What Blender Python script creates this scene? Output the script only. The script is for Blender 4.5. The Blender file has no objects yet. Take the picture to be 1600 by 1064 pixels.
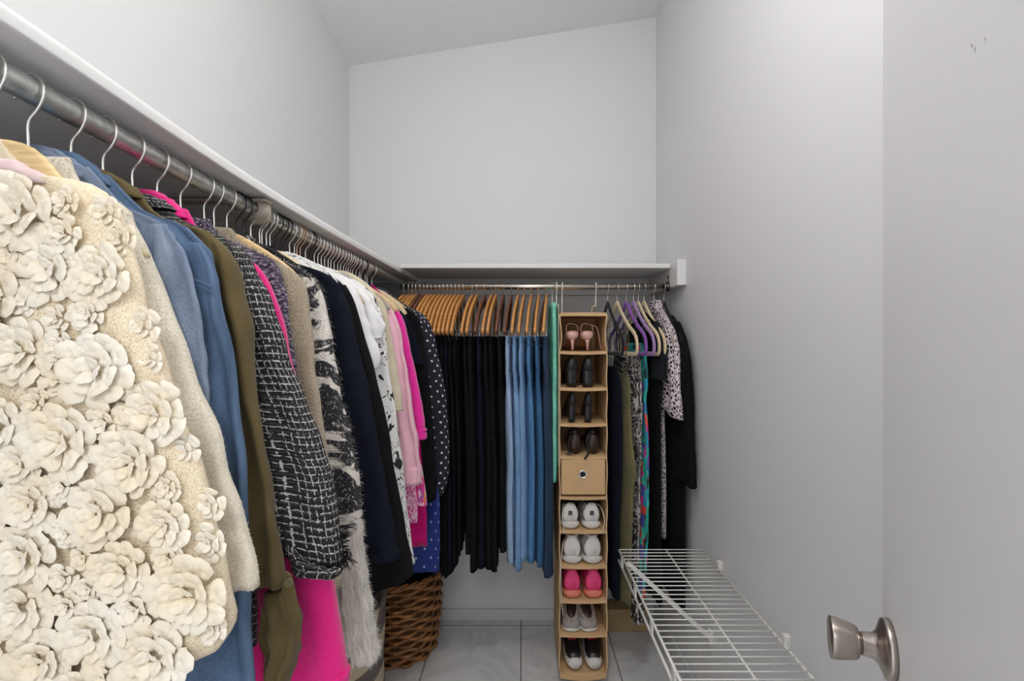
import bpy, math, random
from mathutils import Vector, noise, Matrix
PI = math.pi
rng = random.Random(7)
C = bpy.context.scene.collection
F = 770.0; CX = 814.0; CY = 532.0; H = 1.35
def W(px, py, Y):                 # photograph measure at distance Y -> world x, z
    return ((px-CX)/F*Y, H-(py-CY)/F*Y)
# ------------------------------------------------------------------ materials
def nt(name):
    m = bpy.data.materials.new(name); m.use_nodes = True
    t = m.node_tree; b = t.nodes['Principled BSDF']
    return m, t, b
def N(t, typ, **kw):
    n = t.nodes.new(typ)
    for k, v in kw.items():
        if k.startswith('i_'): n.inputs[k[2:].replace('_', ' ')].default_value = v
        else: setattr(n, k, v)
    return n
def col(c): return (c[0], c[1], c[2], 1)
def coords(t, kind='Object', scale=(1,1,1), rot=(0,0,0)):
    tc = N(t, 'ShaderNodeTexCoord'); mp = N(t, 'ShaderNodeMapping')
    mp.inputs['Scale'].default_value = scale; mp.inputs['Rotation'].default_value = rot
    t.links.new(tc.outputs[kind], mp.inputs['Vector']); return mp.outputs['Vector']
def ramp(t, fac, stops, interp='LINEAR'):
    r = N(t, 'ShaderNodeValToRGB'); r.color_ramp.interpolation = interp
    e = r.color_ramp.elements
    while len(e) < len(stops): e.new(0.5)
    for i, (p, c) in enumerate(stops): e[i].position = p; e[i].color = col(c)
    t.links.new(fac, r.inputs['Fac']); return r.outputs['Color']
def math_(t, op, a, b=None, c=None):
    n = N(t, 'ShaderNodeMath', operation=op)
    for i, v in enumerate((a, b, c)):
        if v is None: continue
        if isinstance(v, (int, float)): n.inputs[i].default_value = v
        else: t.links.new(v, n.inputs[i])
    return n.outputs[0]
def mixc(t, fac, a, b):
    n = N(t, 'ShaderNodeMix', data_type='RGBA')
    for idx, v in ((0, fac), (6, a), (7, b)):
        if isinstance(v, (int, float)): n.inputs[idx].default_value = v
        elif isinstance(v, tuple): n.inputs[idx].default_value = col(v)
        else: t.links.new(v, n.inputs[idx])
    return n.outputs[2]
def bump(t, b, h, strength=.3, dist=.002):
    n = N(t, 'ShaderNodeBump'); n.inputs['Strength'].default_value = strength; n.inputs['Distance'].default_value = dist
    t.links.new(h, n.inputs['Height']); t.links.new(n.outputs[0], b.inputs['Normal'])
def noise_(t, vec, scale, detail=3, rough=.5, dist=0):
    n = N(t, 'ShaderNodeTexNoise'); n.inputs['Scale'].default_value = scale
    n.inputs['Detail'].default_value = detail; n.inputs['Roughness'].default_value = rough; n.inputs['Distortion'].default_value = dist
    t.links.new(vec, n.inputs['Vector']); return n.outputs['Fac']
def plain(name, c, rough=.6, metal=0, nscale=0, nstr=.2, ndist=.002, vary=0, sheen=0, trans=0, vscale=None, coat=0):
    m, t, b = nt(name)
    b.inputs['Base Color'].default_value = col(c); b.inputs['Roughness'].default_value = rough
    if rough >= .8: b.inputs['Specular IOR Level'].default_value = .15
    b.inputs['Metallic'].default_value = metal
    if sheen: b.inputs['Sheen Weight'].default_value = sheen
    if coat: b.inputs['Coat Weight'].default_value = coat
    v = coords(t)
    if nscale: bump(t, b, noise_(t, v, nscale, 4, .6), nstr, ndist)
    if vary:
        f = noise_(t, v, vscale or 9, 3)
        t.links.new(ramp(t, f, [(.3, tuple(x*(1-vary) for x in c)), (.7, tuple(min(1, x*(1+vary)) for x in c))]), b.inputs['Base Color'])
    return m
def cloth(name, c, weave=900, vary=.12, bstr=.4, sheen=.15, rough=.95, bdist=.001, vscale=30):
    return plain(name, c, rough, 0, weave, bstr, bdist, vary, sheen, vscale=vscale)
M = {}
M['wall'] = plain('wall_paint', (.75,.75,.755), .55, 0, 260, .12, .002)
M['ceiling'] = plain('ceiling_paint', (.90,.90,.90), .8, 0, 160, .5, .004)
M['trim'] = plain('trim_paint', (.66,.66,.67), .4, 0, 90, .05)
M['shelf'] = plain('shelf_paint', (.78,.78,.78), .42, 0, 60, .08)
M['door'] = plain('door_paint', (.80,.80,.805), .38, 0, 200, .08, .002)
def floor_mat():
    m, t, b = nt('marble_tile')
    tc = N(t, 'ShaderNodeTexCoord'); sep = N(t, 'ShaderNodeSeparateXYZ'); t.links.new(tc.outputs['Object'], sep.inputs[0])
    T = .402
    def grout(o, off):
        f = math_(t, 'FRACT', math_(t, 'ADD', math_(t, 'DIVIDE', o, T), off))
        d = math_(t, 'MINIMUM', f, math_(t, 'SUBTRACT', 1.0, f))
        return math_(t, 'LESS_THAN', d, .0055)
    g = math_(t, 'MAXIMUM', grout(sep.outputs[0], 50.0), grout(sep.outputs[1], 50-(2.335 % T)/T+1))
    v = coords(t)
    n1 = noise_(t, v, 3.2, 6, .62, 1.2)
    vein = ramp(t, n1, [(.40, (.80,.80,.80)), (.50, (.69,.69,.695)), (.53, (.78,.78,.78)), (.7, (.84,.84,.84))])
    t.links.new(mixc(t, g, vein, (.13,.12,.115)), b.inputs['Base Color'])
    t.links.new(math_(t, 'ADD', math_(t, 'MULTIPLY', g, .5), .22), b.inputs['Roughness'])
    bump(t, b, math_(t, 'SUBTRACT', 1.0, g), .4, .002)
    return m
M['floor'] = floor_mat()
M['pipe'] = plain('galvanised_pipe', (.66,.68,.66), .42, 1, 130, .06, .001, .22, vscale=60)
M['pipe_warm'] = plain('warm_steel_pipe', (.60,.56,.50), .25, 1, 130, .05, .001, .1)
M['steel'] = plain('hook_steel', (.78,.77,.75), .25, 1)
M['brushed'] = plain('brushed_nickel', (.46,.41,.37), .3, 1, 400, .03)
M['dark_steel'] = plain('dark_nickel', (.13,.12,.11), .25, 1)
M['blackwire'] = plain('black_wire', (.012,.012,.012), .35)
M['copper'] = plain('copper_hook', (.72,.45,.35), .3, 1)
M['whitewire'] = plain('white_vinyl_wire', (.80,.79,.76), .4)
M['bracket'] = plain('cream_bracket', (.42,.37,.30), .5, 0, 60, .1, vary=.15)
def wood(name, c, sc=(4,4,40)):
    m, t, b = nt(name)
    n = noise_(t, coords(t, 'Object', sc), 6, 5, .6, .6)
    t.links.new(ramp(t, n, [(.3, tuple(x*.72 for x in c)), (.7, tuple(min(1, x*1.2) for x in c))]), b.inputs['Base Color'])
    b.inputs['Roughness'].default_value = .38; return m
M['honey'] = wood('honey_wood', (.62,.29,.085))
M['maple'] = wood('pale_maple', (.72,.52,.27))
M['dwood'] = wood('dark_walnut', (.16,.06,.035))
M['cream_velvet'] = cloth('cream_velvet', (.72,.60,.38), 1200, .1, .2)
M['taupe_velvet'] = cloth('taupe_velvet', (.40,.36,.30), 1200, .1, .2)
M['black_velvet'] = cloth('black_velvet', (.012,.012,.013), 1200, .1, .2)
M['purple_velvet'] = cloth('purple_velvet', (.27,.10,.42), 1200, .1, .2)
M['lilac_velvet'] = cloth('lilac_velvet', (.42,.26,.52), 1200, .1, .2)
M['tan_felt'] = plain('tan_felt', (.62,.41,.22), .9, 0, 700, .3, .001, .08)
M['tan_edge'] = plain('tan_piping', (.66,.46,.27), .85, 0, 600, .3, .001)
M['teal'] = plain('teal_quilt', (.20,.62,.46), .85, 0, 45, .8, .006, .12)
M['cream_piping'] = plain('cream_piping', (.72,.70,.60), .8, 0, 300, .3)
def uvm(t, sc=(1,1,1), rot=(0,0,0)): return coords(t, 'UV', sc, rot)
def lace_net():
    m, t, b = nt('beige_net'); v = uvm(t)
    vo = N(t, 'ShaderNodeTexVoronoi', feature='DISTANCE_TO_EDGE'); vo.inputs['Scale'].default_value = 330
    t.links.new(v, vo.inputs['Vector'])
    t.links.new(ramp(t, vo.outputs['Distance'], [(.04, (.88,.78,.60)), (.25, (.68,.53,.34))]), b.inputs['Base Color'])
    b.inputs['Roughness'].default_value = .9; bump(t, b, vo.outputs['Distance'], .5, .001); return m
M['net'] = lace_net()
def satin():
    m, t, b = nt('ivory_ribbon')
    n = noise_(t, coords(t), 16, 3)
    t.links.new(ramp(t, n, [(.35, (.86,.76,.58)), (.65, (.91,.86,.76))]), b.inputs['Base Color'])
    b.inputs['Roughness'].default_value = .5; b.inputs['Sheen Weight'].default_value = .2
    b.inputs['Subsurface Weight'].default_value = .15; b.inputs['Subsurface Radius'].default_value = (.01,.008,.005)
    bump(t, b, noise_(t, coords(t, 'Object'), 330, 3, .6), .35, .0015)
    return m
M['ribbon'] = satin()
M['pink_rib'] = cloth('pale_pink_rib', (.74,.58,.58), 500)
def knit(name, c1, c2, sc=260, strength=1.0, dist=.004, stretch=(1,1,1)):
    m, t, b = nt(name); v = uvm(t, stretch)
    n = noise_(t, v, sc, 4, .7)
    t.links.new(ramp(t, n, [(.35, c1), (.62, c2)]), b.inputs['Base Color'])
    b.inputs['Roughness'].default_value = 1; b.inputs['Sheen Weight'].default_value = .3
    bump(t, b, n, strength, dist); return m
M['boucle'] = knit('cream_boucle', (.76,.66,.48), (.95,.90,.78), 210, .8, .003, (1,1.6,1))
M['teddy'] = knit('oatmeal_teddy', (.33,.25,.16), (.66,.55,.40), 260, 1, .004)
M['hotpink'] = knit('hot_pink_fleece', (.68,.006,.17), (.80,.010,.25), 240, .5, .002)
M['hotpink_knit'] = knit('hot_pink_knit', (.72,.01,.27), (.90,.03,.40), 300, .6, .002)
M['palepink'] = cloth('pale_pink_jersey', (.86,.50,.59), 700, .06)
M['rib_white'] = knit('ivory_rib_knit', (.48,.43,.38), (.80,.75,.69), 120, .8, .003, (2.2,.25,1))
def denim(name, c1, c2):
    m, t, b = nt(name); v = uvm(t)
    tw = noise_(t, uvm(t, (3,.6,1), (0,0,.7)), 420, 2, .6)
    fade = noise_(t, uvm(t, (2,.5,1)), 14, 3, .6)
    f = math_(t, 'ADD', math_(t, 'MULTIPLY', tw, .45), math_(t, 'MULTIPLY', fade, .55))
    t.links.new(ramp(t, f, [(.36, c1), (.62, c2)]), b.inputs['Base Color'])
    b.inputs['Roughness'].default_value = .9; bump(t, b, tw, .5, .001); return m
M['denim_light'] = denim('light_blue_twill', (.085,.12,.20), (.27,.33,.45))
M['denim_mid'] = denim('mid_blue_denim', (.028,.060,.12), (.12,.195,.32))
M['jean_pale'] = denim('pale_denim', (.22,.33,.50), (.40,.53,.72))
M['jean_light'] = denim('light_denim', (.12,.25,.45), (.25,.42,.66))
M['jean_mid'] = denim('bright_mid_denim', (.04,.14,.32), (.11,.27,.50))
M['jean_dark'] = denim('deep_blue_denim', (.02,.08,.20), (.05,.16,.33))
M['jean_navy'] = denim('navy_denim', (.01,.025,.06), (.022,.05,.11))
M['seam_gold'] = plain('gold_stitching', (.45,.25,.08), .7)
M['olive'] = cloth('olive_cotton', (.115,.086,.036), 900, .2, .3, .1, vscale=12)
M['olive_light'] = cloth('olive_jersey', (.17,.15,.07), 700, .12)
M['navy'] = cloth('navy_knit', (.006,.008,.016), 700, .2, .6, 0)
M['black'] = cloth('black_cotton', (.0065,.0065,.008), 700, .25, .6, 0)
M['black_shirt'] = cloth('soft_black_shirt', (.012,.014,.017), 700, .2, .4, .02)
M['white_tee'] = cloth('white_jersey', (.80,.79,.80), 800, .03, .3)
M['beige_silk'] = cloth('beige_blouse', (.66,.58,.44), 800, .06, .2)
M['royal'] = None
def uvsplit(t, sc=1.0, warp=0, wscale=40):
    v = uvm(t)
    if warp:
        n = N(t, 'ShaderNodeTexNoise'); n.inputs['Scale'].default_value = wscale; t.links.new(v, n.inputs['Vector'])
        a = N(t, 'ShaderNodeVectorMath', operation='MULTIPLY_ADD')
        t.links.new(n.outputs['Color'], a.inputs[0]); a.inputs[1].default_value = (warp,)*3; t.links.new(v, a.inputs[2]); v = a.outputs[0]
    s = N(t, 'ShaderNodeSeparateXYZ'); t.links.new(v, s.inputs[0]); return v, s.outputs[0], s.outputs[1]
def tweed():
    m, t, b = nt('black_white_tweed')
    v, u, w = uvsplit(t, warp=.0035, wscale=260)
    def thread(o, f, wd): return math_(t, 'LESS_THAN', math_(t, 'FRACT', math_(t, 'MULTIPLY', o, f)), wd)
    a = thread(u, 92, .17); h = thread(w, 92, .19); h2 = thread(math_(t, 'ADD', w, .004), 95, .12)
    n1 = math_(t, 'GREATER_THAN', noise_(t, uvm(t, (1,.55,1)), 300, 1), .49)
    n2 = math_(t, 'GREATER_THAN', noise_(t, uvm(t, (.55,1,1)), 330, 1), .47)
    f = math_(t, 'MAXIMUM', math_(t, 'MULTIPLY', a, n1), math_(t, 'MULTIPLY', h, n2))
    g = math_(t, 'MAXIMUM', f, math_(t, 'MULTIPLY', h2, .25))
    t.links.new(ramp(t, g, [(0, (.010,.010,.012)), (.3, (.06,.06,.065)), (1, (.50,.49,.47))]), b.inputs['Base Color'])
    b.inputs['Roughness'].default_value = .9
    bump(t, b, math_(t, 'ADD', g, noise_(t, uvm(t), 400, 2)), .9, .003); return m
M['tweed'] = tweed()
def eyelash():
    m, t, b = nt('purple_eyelash_yarn')
    n = noise_(t, uvm(t, (.4,1.3,1)), 160, 3, .7)
    t.links.new(ramp(t, n, [(.38, (.02,.015,.03)), (.5, (.085,.06,.12)), (.62, (.50,.47,.50))]), b.inputs['Base Color'])
    b.inputs['Roughness'].default_value = 1; bump(t, b, n, 1, .005); return m
M['eyelash'] = eyelash()
def zebra():
    m, t, b = nt('zebra_mohair'); v, u, w = uvsplit(t, warp=.10, wscale=7)
    n = noise_(t, uvm(t, (4,11,1)), 1.7, 3, .55, 1.1)
    t.links.new(ramp(t, n, [(.46, (.80,.75,.69)), (.50, (.03,.03,.035))]), b.inputs['Base Color'])
    b.inputs['Roughness'].default_value = 1; bump(t, b, noise_(t, uvm(t), 200, 3), 1, .004); return m
M['zebra'] = zebra()
M['f_boucle'] = plain('cream_fibre', (.80,.73,.60), 1); M['f_pink'] = plain('pink_fibre', (.80,.01,.26), 1); M['f_eye'] = plain('grey_purple_fibre', (.24,.20,.28), 1)
M['f_teddy'] = plain('oatmeal_fibre', (.55,.45,.31), 1); M['f_mohair'] = plain('ivory_fibre', (.62,.59,.55), 1); M['f_mohair_dark'] = plain('grey_fibre', (.10,.10,.11), 1)
def spots(name, base, dark, sc, thr):
    m, t, b = nt(name); v, u, w = uvsplit(t, warp=.012, wscale=60)
    vo = N(t, 'ShaderNodeTexVoronoi', feature='DISTANCE_TO_EDGE'); vo.inputs['Scale'].default_value = sc; t.links.new(v, vo.inputs['Vector'])
    t.links.new(ramp(t, vo.outputs['Distance'], [(thr-.02, base), (thr+.02, dark)]), b.inputs['Base Color'])
    b.inputs['Roughness'].default_value = .85; return m
M['leopard'] = spots('pale_leopard_print', (.80,.69,.74), (.010,.010,.014), 62, .14)
def line_print(name, base, inkc, sc, lo, hi, dist=.8, st=(1,1,1)):
    m, t, b = nt(name); n = noise_(t, uvm(t, st), sc, 2, .5, dist)
    d = math_(t, 'ABSOLUTE', math_(t, 'SUBTRACT', n, .5))
    blot = math_(t, 'GREATER_THAN', noise_(t, uvm(t), sc*.8, 2), .62)
    f = math_(t, 'MAXIMUM', math_(t, 'LESS_THAN', d, lo), math_(t, 'MULTIPLY', blot, hi))
    t.links.new(mixc(t, f, base, inkc), b.inputs['Base Color'])
    b.inputs['Roughness'].default_value = .8; return m
M['sketch'] = line_print('white_sketch_print', (.82,.81,.80), (.02,.02,.02), 30, .012, 1)
M['bw_leaf'] = line_print('black_white_leaf_print', (.03,.03,.03), (.70,.66,.64), 20, .035, 1, 1.5)
def multi(name, cols, sc, rough=.8, warp=.02):
    m, t, b = nt(name); v, u, w = uvsplit(t, warp=warp, wscale=30)
    vo = N(t, 'ShaderNodeTexVoronoi'); vo.inputs['Scale'].default_value = sc; t.links.new(v, vo.inputs['Vector'])
    s = N(t, 'ShaderNodeSeparateColor'); t.links.new(vo.outputs['Color'], s.inputs[0])
    k = len(cols)
    t.links.new(ramp(t, s.outputs[0], [(i/k, c) for i, c in enumerate(cols)], 'CONSTANT'), b.inputs['Base Color'])
    b.inputs['Roughness'].default_value = rough; return m
M['tropic'] = multi('tropical_print', [(.02,.42,.34), (.85,.08,.05), (.02,.30,.50), (.75,.05,.35), (.02,.05,.06), (.05,.55,.45), (.10,.10,.42), (.03,.35,.25)], 27)
M['floral'] = multi('pink_floral_print', [(.80,.06,.35), (.88,.45,.60), (.85,.25,.05), (.85,.70,.75), (.45,.10,.50), (.80,.05,.30)], 50)
M['pinkpaisley'] = line_print('pink_paisley_print', (.80,.55,.62), (.62,.05,.30), 60, .05, 1)
M['magenta'] = cloth('magenta_cotton', (.50,.004,.14), 700)
def dots(name, base, dotc, f, r, tri=True):
    m, t, b = nt(name); v, u, w = uvsplit(t)
    def cell(o, off): return math_(t, 'SUBTRACT', math_(t, 'FRACT', math_(t, 'ADD', math_(t, 'MULTIPLY', o, f), off)), .5)
    def disc(o):
        a, c = cell(u, o), cell(w, o)
        return math_(t, 'LESS_THAN', math_(t, 'ADD', math_(t, 'MULTIPLY', a, a), math_(t, 'MULTIPLY', c, c)), r*r)
    g = math_(t, 'MAXIMUM', disc(0.0), disc(.5))
    t.links.new(mixc(t, g, base, dotc), b.inputs['Base Color']); b.inputs['Roughness'].default_value = .85; return m
M['polka'] = dots('navy_polka_dot', (.010,.013,.024), (.75,.75,.74), 27, .11)
M['royal'] = dots('royal_blue_dot_print', (.008,.025,.17), (.35,.40,.55), 16, .07)
M['wicker'] = plain('brown_wicker', (.34,.145,.045), .35, 0, 120, .5, .002, .55, vscale=26)
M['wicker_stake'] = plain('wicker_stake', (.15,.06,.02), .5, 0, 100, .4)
def stripes():
    m, t, b = nt('striped_cotton_rope'); v, u, w = uvsplit(t, warp=.004, wscale=60)
    s = math_(t, 'FRACT', math_(t, 'MULTIPLY', w, 8.2))
    f = math_(t, 'LESS_THAN', s, .5)
    t.links.new(mixc(t, f, (.55,.46,.32), (.16,.13,.115)), b.inputs['Base Color'])
    b.inputs['Roughness'].default_value = .95
    bump(t, b, math_(t, 'SINE', math_(t, 'MULTIPLY', w, 900.0)), .5, .002); return m
M['stripes'] = stripes()
M['nude'] = plain('nude_patent', (.62,.36,.31), .3, coat=.3)
M['insole'] = plain('tan_leather', (.48,.20,.06), .5, 0, 90, .1)
M['blkleather'] = plain('black_leather', (.014,.014,.016), .28, 0, 120, .1)
M['brownleather'] = plain('dark_brown_leather', (.035,.02,.018), .4, 0, 120, .1)
M['whiteleather'] = plain('white_leather', (.72,.70,.68), .5, 0, 100, .1, vary=.06)
M['sole_white'] = plain('off_white_rubber', (.66,.63,.59), .6, 0, 60, .15)
M['pinkmesh'] = plain('pink_mesh', (.82,.06,.22), .6, 0, 500, .5, .001, .2)
M['coral_sole'] = plain('coral_rubber', (.75,.22,.15), .5)
M['grey_suede'] = plain('grey_suede', (.33,.31,.30), .9, 0, 200, .2)
M['fur'] = plain('beige_fur', (.42,.36,.30), 1, 0, 260, 1, .006, .35, vscale=120)
M['shoe_dark'] = plain('dark_shoe_lining', (.03,.028,.027), .9)
M['red_lining'] = plain('red_lining', (.55,.01,.05), .7, 0, 300, .3)
M['lace_cord'] = plain('white_laces', (.70,.67,.62), .8)
M['cardboard'] = plain('tan_board', (.46,.33,.18), .8, 0, 40, .1, vary=.1)
M['plastic_beige'] = plain('beige_plastic', (.62,.55,.42), .5)
M['button'] = plain('olive_button', (.10,.085,.03), .45)
M['silver_button'] = plain('silver_button', (.7,.68,.64), .3, 1)
M['paint_chip'] = plain('paint_scuff', (.42,.42,.42), .7)
def lampm():
    m, t, b = nt('lit_glass_dome'); b.inputs['Emission Color'].default_value = (1,.97,.93,1)
    b.inputs['Emission Strength'].default_value = 6; b.inputs['Base Color'].default_value = (.9,.9,.9,1); return m
M['dome'] = lampm()
# ------------------------------------------------------------------ mesh builder
class MB:
    def __init__(s): s.v = []; s.f = []; s.uv = []; s.hasuv = False
    def add(s, vs, fs, uvs=None):
        o = len(s.v); s.v += [tuple(v) for v in vs]; s.f += [tuple(i+o for i in f) for f in fs]
        if uvs: s.hasuv = True; s.uv += uvs
        else: s.uv += [None]*len(fs)
        return s
    def box(s, a, b):
        (x0,y0,z0), (x1,y1,z1) = a, b
        vs = [(x0,y0,z0),(x1,y0,z0),(x1,y1,z0),(x0,y1,z0),(x0,y0,z1),(x1,y0,z1),(x1,y1,z1),(x0,y1,z1)]
        return s.add(vs, [(0,3,2,1),(4,5,6,7),(0,1,5,4),(1,2,6,5),(2,3,7,6),(3,0,4,7)])
    def loft(s, rings, cap=True, closed=True):
        n = len(rings[0]); vs = [p for r in rings for p in r]; fs = []
        for i in range(len(rings)-1):
            for j in range(n if closed else n-1):
                k = (j+1) % n; fs.append((i*n+j, i*n+k, (i+1)*n+k, (i+1)*n+j))
        if cap and closed: fs.append(tuple(range(n-1, -1, -1))); fs.append(tuple((len(rings)-1)*n+j for j in range(n)))
        return s.add(vs, fs)
    def wire(s, pts, r, n=8, cap=True, rz=None):
        pts = [Vector(p) for p in pts]; rings = []; up = None
        for i, p in enumerate(pts):
            d = (pts[min(i+1, len(pts)-1)]-pts[max(i-1, 0)])
            if d.length < 1e-9: d = Vector((0,0,1))
            d.normalize()
            if up is None: up = d.orthogonal().normalized()
            else:
                up = up-d*up.dot(d)
                up = up.normalized() if up.length > 1e-6 else d.orthogonal().normalized()
            sd = d.cross(up); rr = r(i/(len(pts)-1)) if callable(r) else r
            rings.append([p+up*math.cos(2*PI*k/n)*rr+sd*math.sin(2*PI*k/n)*rr*(rz or 1) for k in range(n)])
        return s.loft(rings, cap)
    def lathe(s, prof, o, axis, n=32, cap=True):
        o = Vector(o); ax = Vector(axis).normalized(); u = ax.orthogonal().normalized(); w = ax.cross(u)
        return s.loft([[o+ax*h+(u*math.cos(2*PI*k/n)+w*math.sin(2*PI*k/n))*r for k in range(n)] for h, r in prof], cap)
    def build(s, name, mat, parent=None, o=(0,0,0), smooth=True, bevel=0, solid=0):
        me = bpy.data.meshes.new(name); ox, oy, oz = o
        me.from_pydata([(x-ox, y-oy, z-oz) for x, y, z in s.v], [], s.f)
        if s.hasuv:
            l = me.uv_layers.new(name='UVMap'); k = 0
            for fi, f in enumerate(s.f):
                for c in range(len(f)):
                    if s.uv[fi]: l.data[k].uv = s.uv[fi][c]
                    k += 1
        me.materials.append(mat); me.update()
        import bmesh
        bm = bmesh.new(); bm.from_mesh(me); bmesh.ops.recalc_face_normals(bm, faces=bm.faces); bm.to_mesh(me); bm.free()
        if smooth:
            for p in me.polygons: p.use_smooth = True
        ob = bpy.data.objects.new(name, me); C.objects.link(ob)
        if parent: ob.parent = parent
        else: ob.location = o
        if solid: md = ob.modifiers.new('solid', 'SOLIDIFY'); md.thickness = solid; md.offset = 0
        if bevel:
            md = ob.modifiers.new('bevel', 'BEVEL'); md.width = bevel; md.segments = 3; md.limit_method = 'ANGLE'
            ob.modifiers.new('wn', 'WEIGHTED_NORMAL')
        return ob
def tag(o, label=None, cat=None, group=None, kind=None):
    if label: o['label'] = label
    if cat: o['category'] = cat
    if group: o['group'] = group
    if kind: o['kind'] = kind
    return o
def thing(name, label, cat, loc=(0,0,0), rz=0, group=None):
    o = bpy.data.objects.new(name, None); C.objects.link(o); o.location = loc; o.rotation_euler = (0,0,rz)
    o.empty_display_size = .02
    return tag(o, label, cat, group)
def copy_tree(o, parent=None):
    c = o.copy(); C.objects.link(c); c.parent = parent
    for ch in list(o.children): copy_tree(ch, c)
    return c
def crom(pts, k=6):
    P = [Vector(p) for p in pts]; out = []
    for i in range(len(P)-1):
        a, b, c, d = P[max(i-1,0)], P[i], P[i+1], P[min(i+2,len(P)-1)]
        for j in range(k):
            t = j/k; out.append(.5*((2*b)+(c-a)*t+(2*a-5*b+4*c-d)*t*t+(3*b-a-3*c+d)*t**3))
    out.append(P[-1]); return out
def resample(pts, n):
    P = [Vector((p[0], p[1])) for p in pts]; L = [0]
    for a, b in zip(P, P[1:]): L.append(L[-1]+(b-a).length)
    out = []; k = 0
    for i in range(n):
        d = L[-1]*i/(n-1)
        while k < len(P)-2 and L[k+1] < d: k += 1
        sg = L[k+1]-L[k]; out.append(P[k].lerp(P[k+1], (d-L[k])/sg if sg > 1e-9 else 0))
    return out, L[-1]
# a hanging cloth tube: L and R are the two edges in the plane of the hanger, t its thickness across
def cloth_mb(Lp, Rp, mapf, t=.03, rows=44, cols=30, fold=.004, kf=3, seed=0, top=.4, hem=.012, rag=.002, t2=None, mb=None):
    L, _ = resample(crom([(a, b, 0) for a, b in Lp], 5), rows); R, ln = resample(crom([(a, b, 0) for a, b in Rp], 5), rows)
    mb = mb or MB(); vs = []; fs = []; uv = []
    wmax = max((R[i]-L[i]).length for i in range(rows)); per = 2*(wmax+t)
    for i in range(rows):
        s = i/(rows-1); tt = (t+(t2-t)*s if t2 else t)*(top+(1-top)*min(1, s/.14))
        for j in range(cols):
            th = PI+2*PI*j/cols; c, sn = math.cos(th), math.sin(th)
            cc = math.copysign(abs(c)**.75, c); ss = math.copysign(abs(sn)**.62, sn)
            p = L[i].lerp(R[i], .5+.5*cc); u = .5+.5*cc
            env = min(1, s/.2)
            w = tt/2*ss + fold*env*math.sin(kf*2*PI*u+seed+2.5*noise.noise((s*2.2, seed*3.1, 0)))
            w += .6*fold*env*noise.noise((u*5+seed, s*7, th*.3))
            p = p+Vector((rag*2*noise.noise((s*9, seed+5, cc)), 0))
            vs.append(mapf(p.x, w, p.y+rag*noise.noise((u*6, seed, s*4))))
    base = rows*cols
    for k, (sc, up) in enumerate(((.86, .0), (.72, hem))):      # turned-in hem
        i = rows-1; cen = L[i].lerp(R[i], .5)
        for j in range(cols):
            v = Vector(vs[(rows-1)*cols+j]); cm = Vector(mapf(cen.x, 0, cen.y))
            vv = cm.lerp(v, sc); vs.append((vv.x, vv.y, vv.z+(up if k else .001)))
    R2 = rows+2
    for i in range(R2-1):
        for j in range(cols):
            k = (j+1) % cols
            fs.append((i*cols+j, i*cols+k, (i+1)*cols+k, (i+1)*cols+j))
            u0, u1 = j/cols*per, (j+1)/cols*per; v0, v1 = -i/(rows-1)*ln, -(i+1)/(rows-1)*ln
            uv.append([(u0,v0),(u1,v0),(u1,v1),(u0,v1)])
    fs.append(tuple(range(cols-1, -1, -1))); uv.append([(0,0)]*cols)
    fs.append(tuple((R2-1)*cols+j for j in range(cols))); uv.append([(0,0)]*cols)
    mb.add(vs, fs, uv); return mb
def fuzz_mb(src, count, length, width=.0005, seed=1, flt=None, droop=.3, n_out=True):
    r = random.Random(seed); mb = MB(); F_ = [f for f in src.f if len(f) == 4]
    if flt: F_ = [f for f in F_ if flt(src.v[f[0]])]
    if not F_: return mb
    vs = []; fs = []
    for _ in range(count):
        f = r.choice(F_); a, b, c, d = [Vector(src.v[i]) for i in f]
        u, v = r.random(), r.random(); p = a.lerp(b, u).lerp(d.lerp(c, u), v)
        n = (b-a).cross(d-a)
        if n.length < 1e-12: continue
        n.normalize(); n = -n if FLIP else n
        q = Vector((r.uniform(-1,1), r.uniform(-1,1), r.uniform(-1,1)))
        dr = (n+q*.65).normalized(); s = dr.cross(Vector((0,0,1)))
        if s.length < 1e-3: continue
        s = s.normalized()*width; l = length*r.uniform(.4, 1.1); m = p+dr*l*.6; e = p+dr*l+Vector((0,0,-droop*l))
        k = len(vs); vs += [p-s, p+s, m+s*.8, m-s*.8, e]; fs += [(k,k+1,k+2,k+3), (k+3,k+2,k+4)]
    return mb.add(vs, fs)
FLIP = True
# ------------------------------------------------------------------ the room
XL, XR, YB, YF = -.83, .654, 2.385, -.12
def zc(x): return 2.68+(x-XL)/(XR-XL)*.235
def struct(name, mb, m, **kw): return tag(mb.build(name, m, **kw), kind='structure')
struct('floor', MB().box((XL-1.6, YF-3.6, -.06), (XR+1.8, YB+.12, 0)), M['floor'], smooth=False)
struct('wall_back', MB().box((XL-.12, YB, 0), (XR+.12, YB+.12, 3.1)), M['wall'], smooth=False)
struct('wall_left', MB().box((XL-.12, YF-.1, 0), (XL, YB, 3.1)), M['wall'], smooth=False)
struct('wall_right', MB().box((XR, YF-.1, 0), (XR+.12, YB, 3.1)), M['wall'], smooth=False)
fw = MB().box((XL, YF-.1, 0), (-.60, YF, 3.1)); fw.box((.21, YF-.1, 0), (XR, YF, 3.1)); fw.box((-.60, YF-.1, 2.06), (.21, YF, 3.1))
struct('wall_front', fw, M['wall'], smooth=False)
cm = MB(); x0, x1 = XL-.12, XR+.12
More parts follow.
